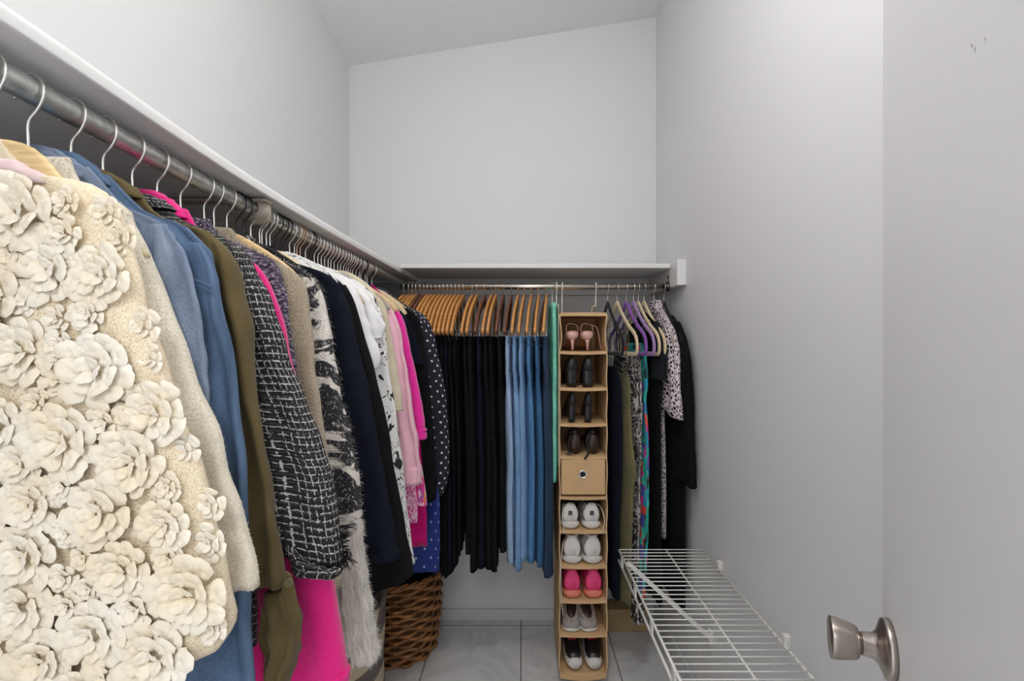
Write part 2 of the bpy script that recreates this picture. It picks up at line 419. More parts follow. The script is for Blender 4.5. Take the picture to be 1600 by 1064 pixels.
cm.add([(x0,YF-.1,zc(x0)),(x1,YF-.1,zc(x1)),(x1,YB+.12,zc(x1)),(x0,YB+.12,zc(x0)),(x0,YF-.1,3.2),(x1,YF-.1,3.2),(x1,YB+.12,3.2),(x0,YB+.12,3.2)],
       [(0,3,2,1),(4,5,6,7),(0,1,5,4),(1,2,6,5),(2,3,7,6),(3,0,4,7)])
struct('ceiling', cm, M['ceiling'], smooth=False)
def board(a, b): return MB().box(a, b)
struct('baseboard_back', board((XL+.012, YB-.012, 0), (XR-.012, YB, .055)), M['trim'], bevel=.004)
struct('baseboard_left', board((XL, YF, 0), (XL+.012, YB, .055)), M['trim'], bevel=.004)
struct('baseboard_right', board((XR-.012, YF, 0), (XR, YB, .085)), M['trim'], bevel=.004)
# door leaf standing open inside the closet
dv = Vector((.4115, .9114, 0)); nv = Vector((-.9114, .4115, 0)); K = Vector((.4497, .598, .975))
dm = MB(); pts = []
A = K+dv*.042; B = K-dv*.70
for z in (.012, 2.03):
    for p, o in ((A, 0), (B, 0), (B, -.035), (A, -.035)): q = p+nv*o; pts.append((q.x, q.y, z))
dm.add(pts, [(0,1,2,3),(4,7,6,5),(0,4,5,1),(1,5,6,2),(2,6,7,3),(3,7,4,0)])
door = struct('door_1', dm, M['door'], smooth=False, bevel=.002)
kb = MB(); kb.lathe([(0,.0345),(.006,.0345),(.008,.033),(.010,.028),(.014,.019),(.019,.0145),(.030,.0135),(.031,.012)], K+nv*.0005, nv, 48)
hd = kb.build('door_rosette', M['brushed'], door)
k2 = MB(); k2.lathe([(.0302,.0125),(.0335,.0128)], K, nv, 40); k2.build('knob_collar', M['dark_steel'], hd)
k3 = MB(); k3.lathe([(.0335,.0150),(.0350,.0185),(.040,.0205),(.048,.0222),(.056,.0238),(.062,.0247),(.064,.0243)], K, nv, 48); k3.build('door_knob', M['brushed'], hd)
k4 = MB(); k4.lathe([(.0641,.0236),(.0630,.019),(.0605,.010),(.0600,.0)], K, nv, 48, cap=False); k4.build('knob_face', M['dark_steel'], hd)
for i, (px, py) in enumerate(((1519, 72), (1524, 78), (1540, 62))):      # small scuffs in the paint
    s_ = (px-CX)/F; s = (.4497-s_*.598)/(s_*.9114-.4115); p = K+dv*s; z = H-(py-CY)/F*p.y
    q = Vector((p.x, p.y, z))+nv*.0004
    m = MB(); m.add([q-dv*.0012, q+dv*.0010+Vector((0,0,-.0006)), q+dv*.0004+Vector((0,0,.003))], [(0,1,2)]); m.build('paint_scuff', M['paint_chip'], door)
# ceiling lamp above the closet
lx, ly = .03, .62; lz = zc(lx)
lamp = thing('ceiling_lamp', 'round flush dome lamp on the sloped closet ceiling', 'lamp', (lx, ly, lz))
MB().lathe([(.015,.15),(-.02,.15),(-.03,.145)], (lx,ly,lz), (0,0,1), 40).build('lamp_base', M['trim'], lamp, (lx,ly,lz))
MB().lathe([(-.03,.14),(-.06,.13),(-.085,.10),(-.10,.05),(-.103,.005)], (lx,ly,lz), (0,0,1), 40).build('lamp_dome', M['dome'], lamp, (lx,ly,lz))
# ------------------------------------------------------------------ shelves, cleats, rods
def slab_sag(name, label, x0, x1, ys, top, th, cat='shelf'):
    prof = []                                    # rounded front edge at x1
    for k in range(7):
        a = -PI/2+PI*k/6; prof.append((x1-th/2+math.cos(a)*th/2, math.sin(a)*th/2))
    R_ = .013
    prof = [(x0, -th/2), (x0+.05, -th/2), (x1-.006, -th/2), (x1-.002, -th/2), (x1-.0003, -th/2+.0008), (x1, -th/2+.0025), (x1, -th/2+.006)]
    prof += [(x1-R_+R_*math.cos(PI/2*k/6), th/2-R_+R_*math.sin(PI/2*k/6)) for k in range(7)]+[(x1-R_-.006, th/2), (x0+.05, th/2), (x0, th/2)]
    P = crom([(y, z, 0) for y, z in zip(ys, top)], 8)
    mb = MB().loft([[(x, p.x, p.y-th/2+z) for x, z in prof] for p in P])
    return tag(mb.build(name, M['shelf'], smooth=True, o=(x0, ys[0], top[0]-th)), label, cat)
sh_y = [YF+.01, .3, .50, .93, 1.5, 2.0, 2.375]
sh_t = [1.685, 1.682, 1.679, 1.659, 1.655, 1.656, 1.658]
s1 = slab_sag('wall_shelf', 'long white painted shelf with rounded edge along the left wall', XL+.001, -.498, sh_y, sh_t, .024)
s2 = tag(MB().box((-.497, 2.03, 1.648), (.616, YB-.001, 1.667)).build('wall_shelf', M['shelf'], bevel=.003, o=(0,2.03,1.648)), 'short white painted shelf across the back wall above the trousers', 'shelf')
struct('trim_1', board((XL, YF+.01, 1.565), (XL+.019, YB-.02, 1.628)), M['trim'], bevel=.002)
struct('trim_2', board((-.80, YB-.019, 1.568), (.618, YB, 1.630)), M['trim'], bevel=.002)
tag(MB().box((.618, 1.95, 1.570), (XR, YB-.0005, 1.672)).build('shelf_cleat', M['shelf'], bevel=.002, o=(.618,1.95,1.57)), 'thick white wood cleat block on the right wall holding the back rod', 'shelf support')
RX = -.54
rod_y = [YF+.005, .3, .505, .928, 1.4, 2.143, 2.37]; rod_z = [1.634, 1.630, 1.626, 1.615, 1.612, 1.612, 1.612]
P = crom([(RX, y, z) for y, z in zip(rod_y, rod_z)], 10)
def rodz(y):
    for a, b in zip(P, P[1:]):
        if a.y <= y <= b.y: return a.z+(b.z-a.z)*(y-a.y)/(b.y-a.y)
    return P[-1].z
tag(MB().wire(P, .0140, 24).build('closet_rod', M['pipe'], o=tuple(P[0])), 'thick galvanised steel rod running along the left wall under the shelf', 'clothes rod')
RZ2, RY2 = 1.575, 2.06
t = thing('closet_rod', 'thin warm silver rod across the back wall ending at the cleat', 'clothes rod', (-.5, RY2, RZ2))
MB().wire([(-.505, RY2, RZ2), (.612, RY2, RZ2)], .0122, 20).build('rod_tube', M['pipe_warm'], t, (-.5, RY2, RZ2))
MB().lathe([(0,.02),(.006,.02),(.008,.0165),(.016,.0165),(.016,.0135)], (.6175, RY2, RZ2), (-1,0,0), 24).build('end_socket', M['dark_steel'], t, (-.5, RY2, RZ2))
MB().box((.613, RY2-.004, RZ2), (.6178, RY2+.004, RZ2+.048)).build('socket_strap', M['dark_steel'], t, (-.5, RY2, RZ2))
# shelf bracket below the left shelf
by = .985; br = thing('shelf_bracket', 'cream metal shelf bracket with diagonal brace holding the left shelf and rod', 'bracket', (XL+.02, by, 1.45))
o = (XL+.02, by, 1.45)
MB().box((XL+.02, by-.014, 1.625), (-.505, by+.014, 1.6305)).build('bracket_arm', M['bracket'], br, o, bevel=.001)
MB().box((XL+.0195, by-.014, 1.40), (XL+.024, by+.014, 1.6249)).build('wall_plate', M['bracket'], br, o, bevel=.001)
MB().wire([(XL+.024, by, 1.41), (-.62, by, 1.57), (-.575, by, 1.600)], .011, 4, rz=.35).build('diagonal_brace', M['bracket'], br, o, smooth=False)
MB().wire(crom([(-.515, by, 1.6255), (-.513, by, 1.607), (-.522, by, 1.596), (-.54, by, 1.590), (-.56, by, 1.599)], 5), .0105, 4, rz=.2).build('rod_hook', M['bracket'], br, o, smooth=False)
cl = MB(); cy = 1.005
for (dy, r) in ((0, 1), ):
    cl.wire([(RX+.020*math.cos(a), cy, rodz(cy)+.001+.021*math.sin(a)) for a in [PI*(-.45)+PI*1.5*k/14 for k in range(15)]], .0068, 8, rz=1.6)
tag(cl.build('rod_clip', M['plastic_beige'], o=(RX, cy, rodz(cy))), 'beige plastic clip ring clasped over the steel rod', 'clip')
# ------------------------------------------------------------------ hangers
def hook_pts(stem, r, back=1):
    return crom([(0,0,-stem), (0,0,-stem+.02), (0,0,-.036), (.010,0,-.022), (r+.0005,0,-.008), (r*.98,0,.006), (r*.6,0,r*.85), (0,0,r*1.08), (-r*.62,0,r*.82), (-r,0,0), (-r*.85,0,-.010)], 4)
def bar_mb(pts, thick, height, mapf, mb=None):
    mb = mb or MB(); rings = []
    for i, (a, z) in enumerate(pts):
        p0 = pts[max(i-1,0)]; p1 = pts[min(i+1,len(pts)-1)]; dx, dz = p1[0]-p0[0], p1[1]-p0[1]; l = math.hypot(dx, dz) or 1
        nx, nz = -dz/l, dx/l; hh = height(i/(len(pts)-1)) if callable(height) else height
        ring = []
        for k in range(12):
            q = 2*PI*k/12; c, s = math.cos(q), math.sin(q); c = math.copysign(abs(c)**.6, c); s = math.copysign(abs(s)**.6, s)
            ring.append(mapf(a+nx*hh/2*s, thick/2*c, z+nz*hh/2*s))
        rings.append(ring)
    return mb.loft(rings)
def hanger_left(Y, hookm, armm, label, group=None, half=None):
    rz = rodz(Y); o = (RX, Y, rz)
    t = thing('clothes_hanger', label, 'hanger', o, group=group)
    hk = [(RX+p.x, Y+p.y, rz+p.z) for p in hook_pts(.078, .0162)]
    MB().wire(hk, .00165, 8).build('hook', hookm, t, o)
    if half: L_ = [(.04,-.092), (half*.6,-.122), (half*.86,-.150), (half,-.175)]
    else: L_ = [(.03,-.100), (.065,-.124), (.10,-.152), (.128,-.186)]
    pts = [(RX-a, rz+z) for a, z in L_[::-1]]+[(RX, rz-.084)]+[(RX+a, rz+z) for a, z in L_]
    pp = [(p.x, p.y) for p in crom([(a, b, 0) for a, b in pts], 4)]
    bar_mb(pp, .008, lambda s: (.016+.010*math.sin(PI*s)) if half else (.012+.006*math.sin(PI*s)), lambda a, w, z: (a, Y+w, z)).build('arms', armm, t, o)
    return t
# ------------------------------------------------------------------ garments on the long rod
GY = {}
def garment(name, label, cat, Y, t, Rpx, k, sw, hem, mats, tilt=0, fold=.004, kf=3, seed=0, collar=None, cuff=None, narrow=1.0, sleeves=True, top=.4, fuzz=None, neck=.045, body_x=None, cuffm=None, flare=.02, sleeve_t=None, group=None):
    """Rpx: outline of the outer side, neck to cuff, measured on the photograph; k: index of the shoulder point."""
    Yr = Y+t/2; rz = rodz(Y); o = (RX, Y, rz-.08); mb_, ms_ = mats if isinstance(mats, tuple) else (mats, mats)
    R = [W(a, b, Yr) for a, b in Rpx]
    root = thing(name, label, cat, o, group=group)
    mapf = lambda a, w, z: (max(a, XL+.006), Y+w, z)
    bk = R[:k+1]; sx, sz = bk[-1]; bx = (body_x if body_x is not None else sx-.008)
    body = [(RX+neck, rz-.075)]+[p for p in bk if p[0] > RX+neck+.012]+[(bx+.002, sz-.05), (bx+flare*.4, (sz+hem)/2), (bx+flare, hem)]
    left = [(2*RX-a, z) for a, z in body]
    bm = cloth_mb(left, body, mapf, t*.8, 40, 34, fold, kf+2, seed, top, .012)
    bo = bm.build('body', mb_, root, o)
    made = [(bm, bo)]
    if sleeves:
        sr = R[max(k-1, 0):]; n = len(sr); L0 = 0; z0 = sr[0][1]; zt = sr[-1][1]
        sl = []
        for i, (a, z) in enumerate(sr):
            d = (z0-z); f = min(1, .25+.75*d/.09) if d > 0 else .25
            e = max(0, 1-(z-zt)/.10)
            sl.append((a-sw*f, z+tilt*e))
        sm = cloth_mb(sl, sr, mapf, sleeve_t or t, 50, 30, fold*.9, kf, seed+1.7, top, .02)
        so = sm.build('sleeve', ms_, root, o); made.append((sm, so))
        mir = lambda L: [(2*RX-a, z) for a, z in L]
        cloth_mb(mir(sr), mir(sl), mapf, (sleeve_t or t)*.9, 30, 22, fold*.7, kf, seed+2.9, top, .02).build('sleeve', ms_, root, o)
        if cuff:
            e = [i for i, (a, z) in enumerate(sr)][-1]
            a1, z1 = sr[-1]; a0, z00 = sl[-1]
            pa, pz = sr[-2]; q = min(1, cuff/max(.01, math.hypot(a1-pa, z1-pz)))
            up = (a1+(pa-a1)*q+.0025, z1+(pz-z1)*q); upl = (a0+(pa-a1)*q-.0025, z00+(pz-z1)*q)
            cloth_mb([upl, (a0-.0025, z00)], [up, (a1+.0025, z1)], mapf, (sleeve_t or t)+.006, 8, 30, .001, kf, seed, 1, .012).build('cuff', cuffm or ms_, root, o)
    if collar:
        h, cw = collar
        cloth_mb([(RX-cw*1.2, rz-.078+h), (RX-cw*1.4, rz-.078+h*.3), (RX-cw*1.5, rz-.088)], [(RX+cw*.15, rz-.080+h*.85), (RX+cw*.6, rz-.078+h*.3), (RX+cw, rz-.09)], mapf, t*.95, 12, 26, .002, 2, seed, .9, .004).build('collar', ms_, root, o)
    if fuzz:
        cnt, ln, fm = fuzz
        for m_, o_ in made:
            fz = fuzz_mb(m_, cnt, ln, .00045, seed+3, flt=lambda v: v[0] > RX+.02)
            if fz.v: fo = fz.build('fuzz', fm, o_, o, smooth=False); fo['kind'] = 'stuff'
    return root, o, mapf, made
# 1 ruffled lace top
A_R = [(0,240),(81,277),(154,293),(195,330),(223,391),(243,484),(276,581),(304,671),(337,768),(357,849),(369,914),(374,955),(362,985),(350,1005)]
rootA, oA, mapA, madeA = garment('lace_blouse', 'cream lace blouse covered in ruffled ribbon flowers, nearest to the doorway', 'blouse', .50, .026, A_R, 3, .155, 1.0, (M['net'], M['net']), tilt=-.045, fold=.004, kf=2, seed=.4, flare=.035, neck=.02)
def petal(mb, o, u, n, L_, wd, h, tilt, r):
    # puffy ribbon petal rooted at o, running along u, lifted off the surface along n
    side = n.cross(u).normalized(); d = (u*math.cos(tilt)+n*math.sin(tilt)).normalized(); nn = d.cross(side).normalized()
    if nn.dot(n) < 0: nn = -nn
    vs = []; fs = []; rings, seg = 6, 18; ph = r.uniform(0, 6); kf = r.choice((2, 3)); c = o+d*L_*.5
    vs.append(c+nn*h*.62)
    for i in range(1, rings+1):
        q = i/rings; hh = h*(.62+.55*math.sin(PI*min(1, q*1.05))-.75*q**4)
        for k in range(seg):
            a = 2*PI*k/seg; wv = 1+.09*math.sin(kf*a+ph)+.04*math.sin(7*a+ph*2)
            lift = hh+h*(.34*math.sin(kf*2*a+ph*2)+.22*math.sin(7*a+ph))*q*(1-q*.35)+h*1.1*max(0, math.cos(a))*q*q
            x = math.cos(a)*L_*.5*q*wv; y = math.sin(a)*wd*.5*q*wv*(1+.28*math.cos(a))
            vs.append(c+d*x+side*y+nn*lift)
    for k in range(seg): fs.append((0, 1+k, 1+(k+1) % seg))
    for i in range(rings-1):
        for k in range(seg):
            k2 = (k+1) % seg; fs.append((1+i*seg+k, 1+(i+1)*seg+k, 1+(i+1)*seg+k2, 1+i*seg+k2))
    mb.add(vs, fs)
r = random.Random(11)
def rosette(mb, x, z, y, rad):
    n = Vector((0,-1,.05)).normalized(); o = Vector((x, y, z)); off = r.uniform(0, 6)
    big = rad > .024
    for ring, (cnt, rr, tl, sz) in enumerate(((9 if big else 6, .38, .05, .68), (7 if big else 5, .18, .25, .56), (4, .03, .52, .42))):
        off += .4
        for k in range(cnt):
            a = off+2*PI*k/cnt+r.uniform(-.18,.18); u = Vector((math.cos(a), 0, math.sin(a)))
            q = rad*sz*r.uniform(.88, 1.15)
            petal(mb, o+u*rad*rr-Vector((0,.0012*ring+.0007*(k % 2),0)), u, n, q, q*r.uniform(.80,1.05)*(1.15 if not big else 1), q*.125, tl+r.uniform(-.06,.10), r)
fl = MB()
def edgeA(z):                     # outer edge of the blouse at height z
    pr = [W(a, b, .513) for a, b in A_R]
    for a, b in zip(pr, pr[1:]):
        if b[1] <= z <= a[1]: return a[0]+(b[0]-a[0])*(a[1]-z)/max(1e-6, a[1]-b[1])
    return pr[-1][0] if z < pr[-1][1] else pr[0][0]
fpos = []
def topA(x):
    pr = [W(a, b, .513) for a, b in A_R]
    for a, b in zip(pr, pr[1:]):
        if a[0] <= x <= b[0]: return a[1]+(b[1]-a[1])*(x-a[0])/max(1e-6, b[0]-a[0])
    return 1.53
tries = 0
while tries < 9000:
    tries += 1
    z = r.uniform(.985, 1.525); xe = edgeA(z); x = r.uniform(-.70, xe+.001)
    if z < 1.075 and x > -.40+ (z-.99)*1.3: continue
    if z > topA(x)-(.020 if x < -.45 else .004): continue
    rad = r.choice((.038, .034, .030, .026))
    if tries > 700: rad = r.choice((.024, .021, .018, .015))
    if x+rad*.45 > xe: rad = .019
    if all(math.hypot(x-a, z-b) > (rad+c)*.75 for a, b, c in fpos): fpos.append((x, z, rad))
for x, z, rad in fpos:
    rosette(fl, x, z, (.4855 if x < -.455 else .4825)+.020*max(0, (x-(edgeA(z)-.035))/.035)**2, rad)
flo = fl.build('ribbon_flowers', M['ribbon'], rootA, oA); tag(flo, 'raised ivory ribbon flowers')
cloth_mb([(RX-.09, 1.530), (RX-.10, 1.512)], [(RX+.036, 1.530), (RX+.082, 1.507)], mapA, .0275, 8, 26, .001, 2, .3, 1, .01).build('neck_trim', M['pink_rib'], rootA, oA)
# 2 cream boucle
garment('boucle_cardigan', 'cream boucle cardigan just behind the lace blouse', 'cardigan', .54, .034, [(150,296),(200,322),(223,352),(260,435),(292,525),(325,606),(357,687),(381,760),(406,849),(417,903)], 2, .12, 1.0, M['boucle'], tilt=-.012, fold=.005, kf=2, seed=1.1, fuzz=(2600, .0028, M['f_boucle']))
# 3 light twill shirt
garment('denim_shirt', 'light blue twill shirt between the cream cardigan and denim jacket', 'shirt', .566, .016, [(200,322),(240,338),(267,353),(287,381),(301,409),(311,443),(318,480),(322,511),(326,560),(332,620),(340,700)], 3, .08, .98, M['denim_light'], fold=.003, kf=3, seed=2.3, collar=(.030,.05))
# 4 denim jacket
rootD, oD, mapD, mdD = garment('denim_jacket', 'mid blue denim jacket with dropped shoulder seam, in front of the olive jacket', 'jacket', .592, .028, [(200,322),(240,335),(278,347),(306,361),(326,384),(343,409),(353,434),(357,460),(366,500),(376,549),(394,687),(402,817),(406,930),(411,1064),(413,1130)], 5, .11, .86, M['denim_mid'], fold=.008, kf=3, seed=3.1, collar=(.036,.052))
sm = MB()
for dz in (0, .006):
    pl = []
    for q in range(12):
        a = W(323+q*3.1, 443-3*math.sin(q/11*PI)+q*.9, .606); pl.append((a[0], .5745-.001*q/11, a[1]-dz))
    sm.wire(pl, .0011, 6)
sm.build('shoulder_seam', M['denim_mid'], rootD, oD)
# 5 olive jacket
rootE, oE, mapE, mdE = garment('olive_jacket', 'olive green utility jacket with buttoned cuff tab, before the tweed jacket', 'jacket', .637, .036, [(230,325),(265,340),(301,354),(330,364),(358,380),(375,404),(388,438),(397,488),(404,516),(408,545),(414,606),(426,687),(438,768),(450,849),(460,900)], 4, .10, .86, M['olive'], fold=.008, kf=3, seed=4.2, collar=(.030,.055))
def panel(root, o, name, mat, Lpx, Rpx, Y, t, fold=.003, kf=2, seed=0, mapf=None, rows=24):
    L = [W(a, b, Y) for a, b in Lpx]; R_ = [W(a, b, Y+t/2) for a, b in Rpx]
    m = cloth_mb(L, R_, mapf or (lambda a, w, z: (a, Y+w, z)), t, rows, 26, fold, kf, seed, .6, .01); return m.build(name, mat, root, o), m
panel(rootE, oE, 'cuff', M['olive'], [(418,925),(414,985),(417,1040),(425,1110)], [(459,903),(474,935),(483,979),(478,1004),(466,1030),(452,1080)], .637, .044, .006, 2, 5.5)
tb = MB(); tp = [W(a, b, .612) for a, b in [(447,893),(441,903),(440,918),(444,940),(453,965),(462,990),(467,1012),(470,992),(470,968),(463,938),(459,918),(455,900)]]
tb.add([(x, .6115, z) for x, z in tp]+[(x, .6155, z) for x, z in tp], [tuple(range(12)), tuple(range(23, 11, -1))]+[(i, (i+1) % 12, 12+(i+1) % 12, 12+i) for i in range(12)])
tbo = tb.build('cuff_tab', M['olive'], rootE, oE, smooth=False, bevel=.001)
bx_, bz_ = W(451, 911, .611)
MB().lathe([(0,.0066),(.0015,.0066),(.0022,.0055),(.0016,.0035),(.0016,.0005)], (bx_, .6113, bz_), (0,-1,0), 24).build('button', M['button'], tbo, oE)
# 6 tweed
rootF, oF, mapF, mdF = garment('tweed_jacket', 'black and white tweed jacket with frayed cuff', 'jacket', .685, .040, [(255,328),(290,342),(320,357),(347,366),(370,377),(389,390),(403,407),(412,432),(426,462),(439,495),(452,528),(472,587),(485,620),(498,656),(513,700),(524,736),(532,782),(537,825),(543,866)], 6, .105, .93, M['tweed'], tilt=.022, fold=.004, kf=2, seed=5.3, collar=(.016,.06), sleeve_t=.042)
fr = MB(); rr = random.Random(3)
for i in range(150):
    s = rr.random(); px, py = 452+s*92, 845+s*30+6*math.sin(s*PI)
    x, z = W(px, py, .68); y = .685+rr.uniform(-.022,.022); l = rr.uniform(.006,.018)
    d = Vector((rr.uniform(-.3,.9 if s > .8 else .3), rr.uniform(-.4,.4), -1)).normalized()*l
    fr.wire([(x,y,z+.004), Vector((x,y,z))+d*.5, Vector((x,y,z))+d+Vector((rr.uniform(-.003,.003),0,0))], .0006, 4)
for i in range(60):
    px, py = 541+rr.uniform(-3,2), rr.uniform(826,872); x, z = W(px, py, .70)
    fr.wire([(x-.004,.69,z), (x+rr.uniform(.002,.009), .69+rr.uniform(-.01,.01), z+rr.uniform(-.005,.004))], .0006, 4)
tag(fr.build('frayed_edge', M['black'], rootF, oF), kind='stuff')
panel(rootF, oF, 'turned_cuff', M['tweed'], [(449,833),(451,850),(458,872),(460,886)], [(500,858),(530,868),(545,872),(542,884)], .680, .048, .002, 2, 1)
# 7 hot pink fleece
rootG, oG, mapG, mdG = garment('fleece_jacket', 'hot pink fleece jacket showing below the tweed cuff', 'jacket', .732, .036, [(290,358),(335,378),(368,394),(398,408),(414,420),(428,442),(441,475),(453,512),(461,560),(478,640),(500,740),(515,820),(524,883),(530,915),(537,960),(543,1000),(549,1031),(549,1052)], 4, .115, .80, M['hotpink'], tilt=-.045, fold=.004, kf=2, seed=6.1, collar=(.034,.05), cuff=.022, fuzz=(1200,.002, M['f_pink']))
# 8 eyelash
garment('eyelash_sweater', 'purple and grey shaggy yarn sweater before the oatmeal teddy coat', 'sweater', .782, .026, [(352,372),(396,390),(422,403),(440,422),(450,450),(454,482),(458,514),(463,560),(470,620),(478,700)], 3, .08, .98, M['eyelash'], fold=.004, kf=3, seed=7.7, fuzz=(2600,.010, M['f_eye']))
# 9 teddy
garment('teddy_coat', 'oatmeal coloured fuzzy teddy coat in front of the zebra cardigan', 'coat', .840, .046, [(396,392),(429,404),(455,418),(475,435),(488,462),(493,495),(496,534),(499,574),(505,607),(511,646),(518,692),(524,735),(531,790),(536,850),(540,905)], 3, .10, .80, M['teddy'], tilt=0, fold=.004, kf=2, seed=8.4, fuzz=(4200,.0045, M['f_teddy']))
# 10 zebra
rootJ, oJ, mapJ, mdJ = garment('mohair_cardigan', 'fluffy cardigan with black and white animal stripes above an ivory ribbed hem', 'cardigan', .905, .050, [(430,402),(475,420),(498,437),(511,462),(521,498),(528,547),(534,587),(544,630),(554,672),(561,705),(567,735),(571,770),(571,815)], 3, .10, .95, M['zebra'], tilt=0, fold=.004, kf=2, seed=9.2, fuzz=(2400,.010, M['f_mohair']))
bo, bm = panel(rootJ, oJ, 'ribbed_panel', M['rib_white'], [(525,800),(530,880),(540,960),(552,1030)], [(571,806),(575,864),(581,905),(587,942),(593,985),(597,1014)], .905, .05, .003, 3, 2)
fz = fuzz_mb(bm, 2600, .009, .0004, 5); tag(fz.build('fuzz', M['f_mohair'], bo, oJ, smooth=False), kind='stuff')
panel(rootJ, oJ, 'ribbed_panel', M['rib_white'], [(470,820),(480,900),(495,1000)], [(530,800),(538,870),(545,950),(556,1022)], .93, .02, .003, 3, 2)
# 11 navy sweater
garment('navy_sweater', 'navy blue sweater behind the animal striped cardigan', 'sweater', .985, .046, [(460,410),(491,420),(521,432),(541,455),(554,491),(562,534),(574,580),(590,650),(602,720),(613,780),(620,820),(626,864)], 3, .115, .93, (M['navy'], M['navy']), tilt=0, fold=.005, kf=2, seed=10.4, cuff=.018)
# filler collar: white printed blouse
garment('printed_blouse', 'white blouse with dark brush print, only its neck above the navy sweater', 'blouse', 1.045, .018, [(470,400),(500,414),(520,430),(533,450),(538,500),(542,560)], 3, .05, 1.0, M['sketch'], fold=.003, seed=3.3, sleeves=False, collar=(.006,.045))
# 12 black coat
garment('black_coat', 'long sleeved black coat whose cuff hangs lowest before the wicker basket', 'coat', 1.085, .046, [(500,424),(524,434),(545,447),(558,472),(569,508),(582,547),(595,600),(609,662),(618,715),(627,760),(637,818),(644,860),(649,891)], 3, .125, .86, M['black'], tilt=-.045, fold=.008, kf=2, seed=11.6)
# 13 tees
rootM, oM, mM, _ = garment('white_tshirt', 'plain white t-shirt beside the black coat sleeve', 't-shirt', 1.150, .030, [(530,432),(550,446),(564,463),(577,500),(588,530),(597,552),(594,575)], 2, .09, 1.0, M['white_tee'], tilt=-.02, fold=.004, kf=2, seed=12.1)
garment('white_tshirt', 'soft white t-shirt with wide pointed sleeve, second behind the black coat', 't-shirt', 1.205, .030, [(545,436),(567,450),(584,473),(598,496),(605,512),(599,528)], 2, .085, 1.0, M['white_tee'], tilt=-.02, fold=.003, kf=2, seed=12.9)
# 14 white shirt with black sketch print
garment('sketch_print_shirt', 'long white shirt with black ink sketch print', 'shirt', 1.262, .030, [(560,440),(585,460),(597,485),(605,521),(611,580),(620,640),(626,690),(631,728),(637,778),(643,825),(650,876)], 2, .10, .78, M['sketch'], fold=.003, kf=2, seed=13.7)
# 15 beige top + blouse
garment('rib_top', 'beige ribbed top with pleated neck, on the wooden hangers before the beige blouse', 'top', 1.310, .018, [(545,425),(570,440),(590,462),(596,500),(600,560)], 2, .06, 1.0, M['beige_silk'], fold=.004, kf=5, seed=1.3, sleeves=False, collar=(.020,.05))
garment('beige_blouse', 'beige satin blouse between the sketch print shirt and pale pink sweatshirt', 'blouse', 1.355, .030, [(575,452),(598,470),(609,500),(617,545),(624,585),(629,612),(630,640)], 2, .085, 1.0, M['beige_silk'], fold=.003, kf=2, seed=14.2, cuff=.02)
# 16 pinks
garment('pale_pink_sweatshirt', 'pale pink sweatshirt with ribbed cuff', 'sweatshirt', 1.425, .046, [(590,460),(610,474),(624,500),(634,545),(643,600),(650,650),(657,689),(660,725),(659,752)], 2, .095, .90, M['palepink'], fold=.009, kf=3, seed=15.3, cuff=.05)
garment('pink_hoodie', 'hot pink knit hoodie behind the pale pink sweatshirt', 'hoodie', 1.500, .044, [(600,462),(618,478),(632,498),(643,541),(656,600),(664,645),(668,683)], 2, .09, 1.0, M['hotpink_knit'], fold=.004, kf=2, seed=16.4, cuff=.03)
# 17 dresses peeking below
garment('paisley_dress', 'pink paisley dress hem showing left of the floral hem', 'dress', 1.540, .018, [(600,470),(615,490),(624,530),(632,620),(642,700),(650,760)], 5, .06, .78, M['pinkpaisley'], fold=.003, seed=2, sleeves=False, body_x=W(652,760,1.55)[0], flare=.002)
garment('floral_dress', 'pink and orange floral dress hem under the pale pink cuff', 'dress', 1.580, .022, [(605,474),(618,496),(630,550),(642,640),(655,700),(666,762)], 5, .06, W(660,790,1.58)[1], M['floral'], fold=.004, seed=2.6, sleeves=False, body_x=W(666,760,1.59)[0], flare=.004)
garment('navy_tshirt', 'short sleeved navy t-shirt behind the hot pink hoodie', 't-shirt', 1.612, .030, [(615,476),(636,494),(648,520),(656,545),(663,568)], 2, .075, 1.0, M['navy'], fold=.003, seed=17.1)
garment('magenta_dress', 'plain magenta dress hem left of the royal blue dress', 'dress', 1.645, .018, [(618,480),(630,500),(640,540),(648,620),(658,700),(667,790)], 5, .06, W(660,854,1.645)[1], M['magenta'], fold=.003, seed=3.6, sleeves=False, body_x=W(667,800,1.65)[0], flare=.002)
garment('tunic', 'long black tunic between the navy t-shirt and polka dot dress', 'top', 1.685, .040, [(625,476),(650,490),(660,512),(668,560),(674,620),(680,690),(683,740),(682,778)], 2, .09, .82, M['black'], fold=.004, seed=18.3)
garment('royal_blue_dress', 'royal blue dress with tiny pale dots reaching toward the wicker basket', 'dress', 1.732, .024, [(630,478),(640,500),(650,540),(660,620),(672,700),(687,770)], 5, .06, W(680,893,1.73)[1], M['royal'], fold=.004, kf=4, seed=4.6, sleeves=False, body_x=W(688,780,1.74)[0], flare=.000)
garment('polka_dot_dress', 'navy dress with white polka dots, last on the long rod', 'dress', 1.785, .036, [(640,480),(660,490),(674,508),(681,534),(688,565),(696,600),(700,650),(703,700),(701,745),(692,772)], 2, .085, .80, M['polka'], fold=.003, seed=19.3)
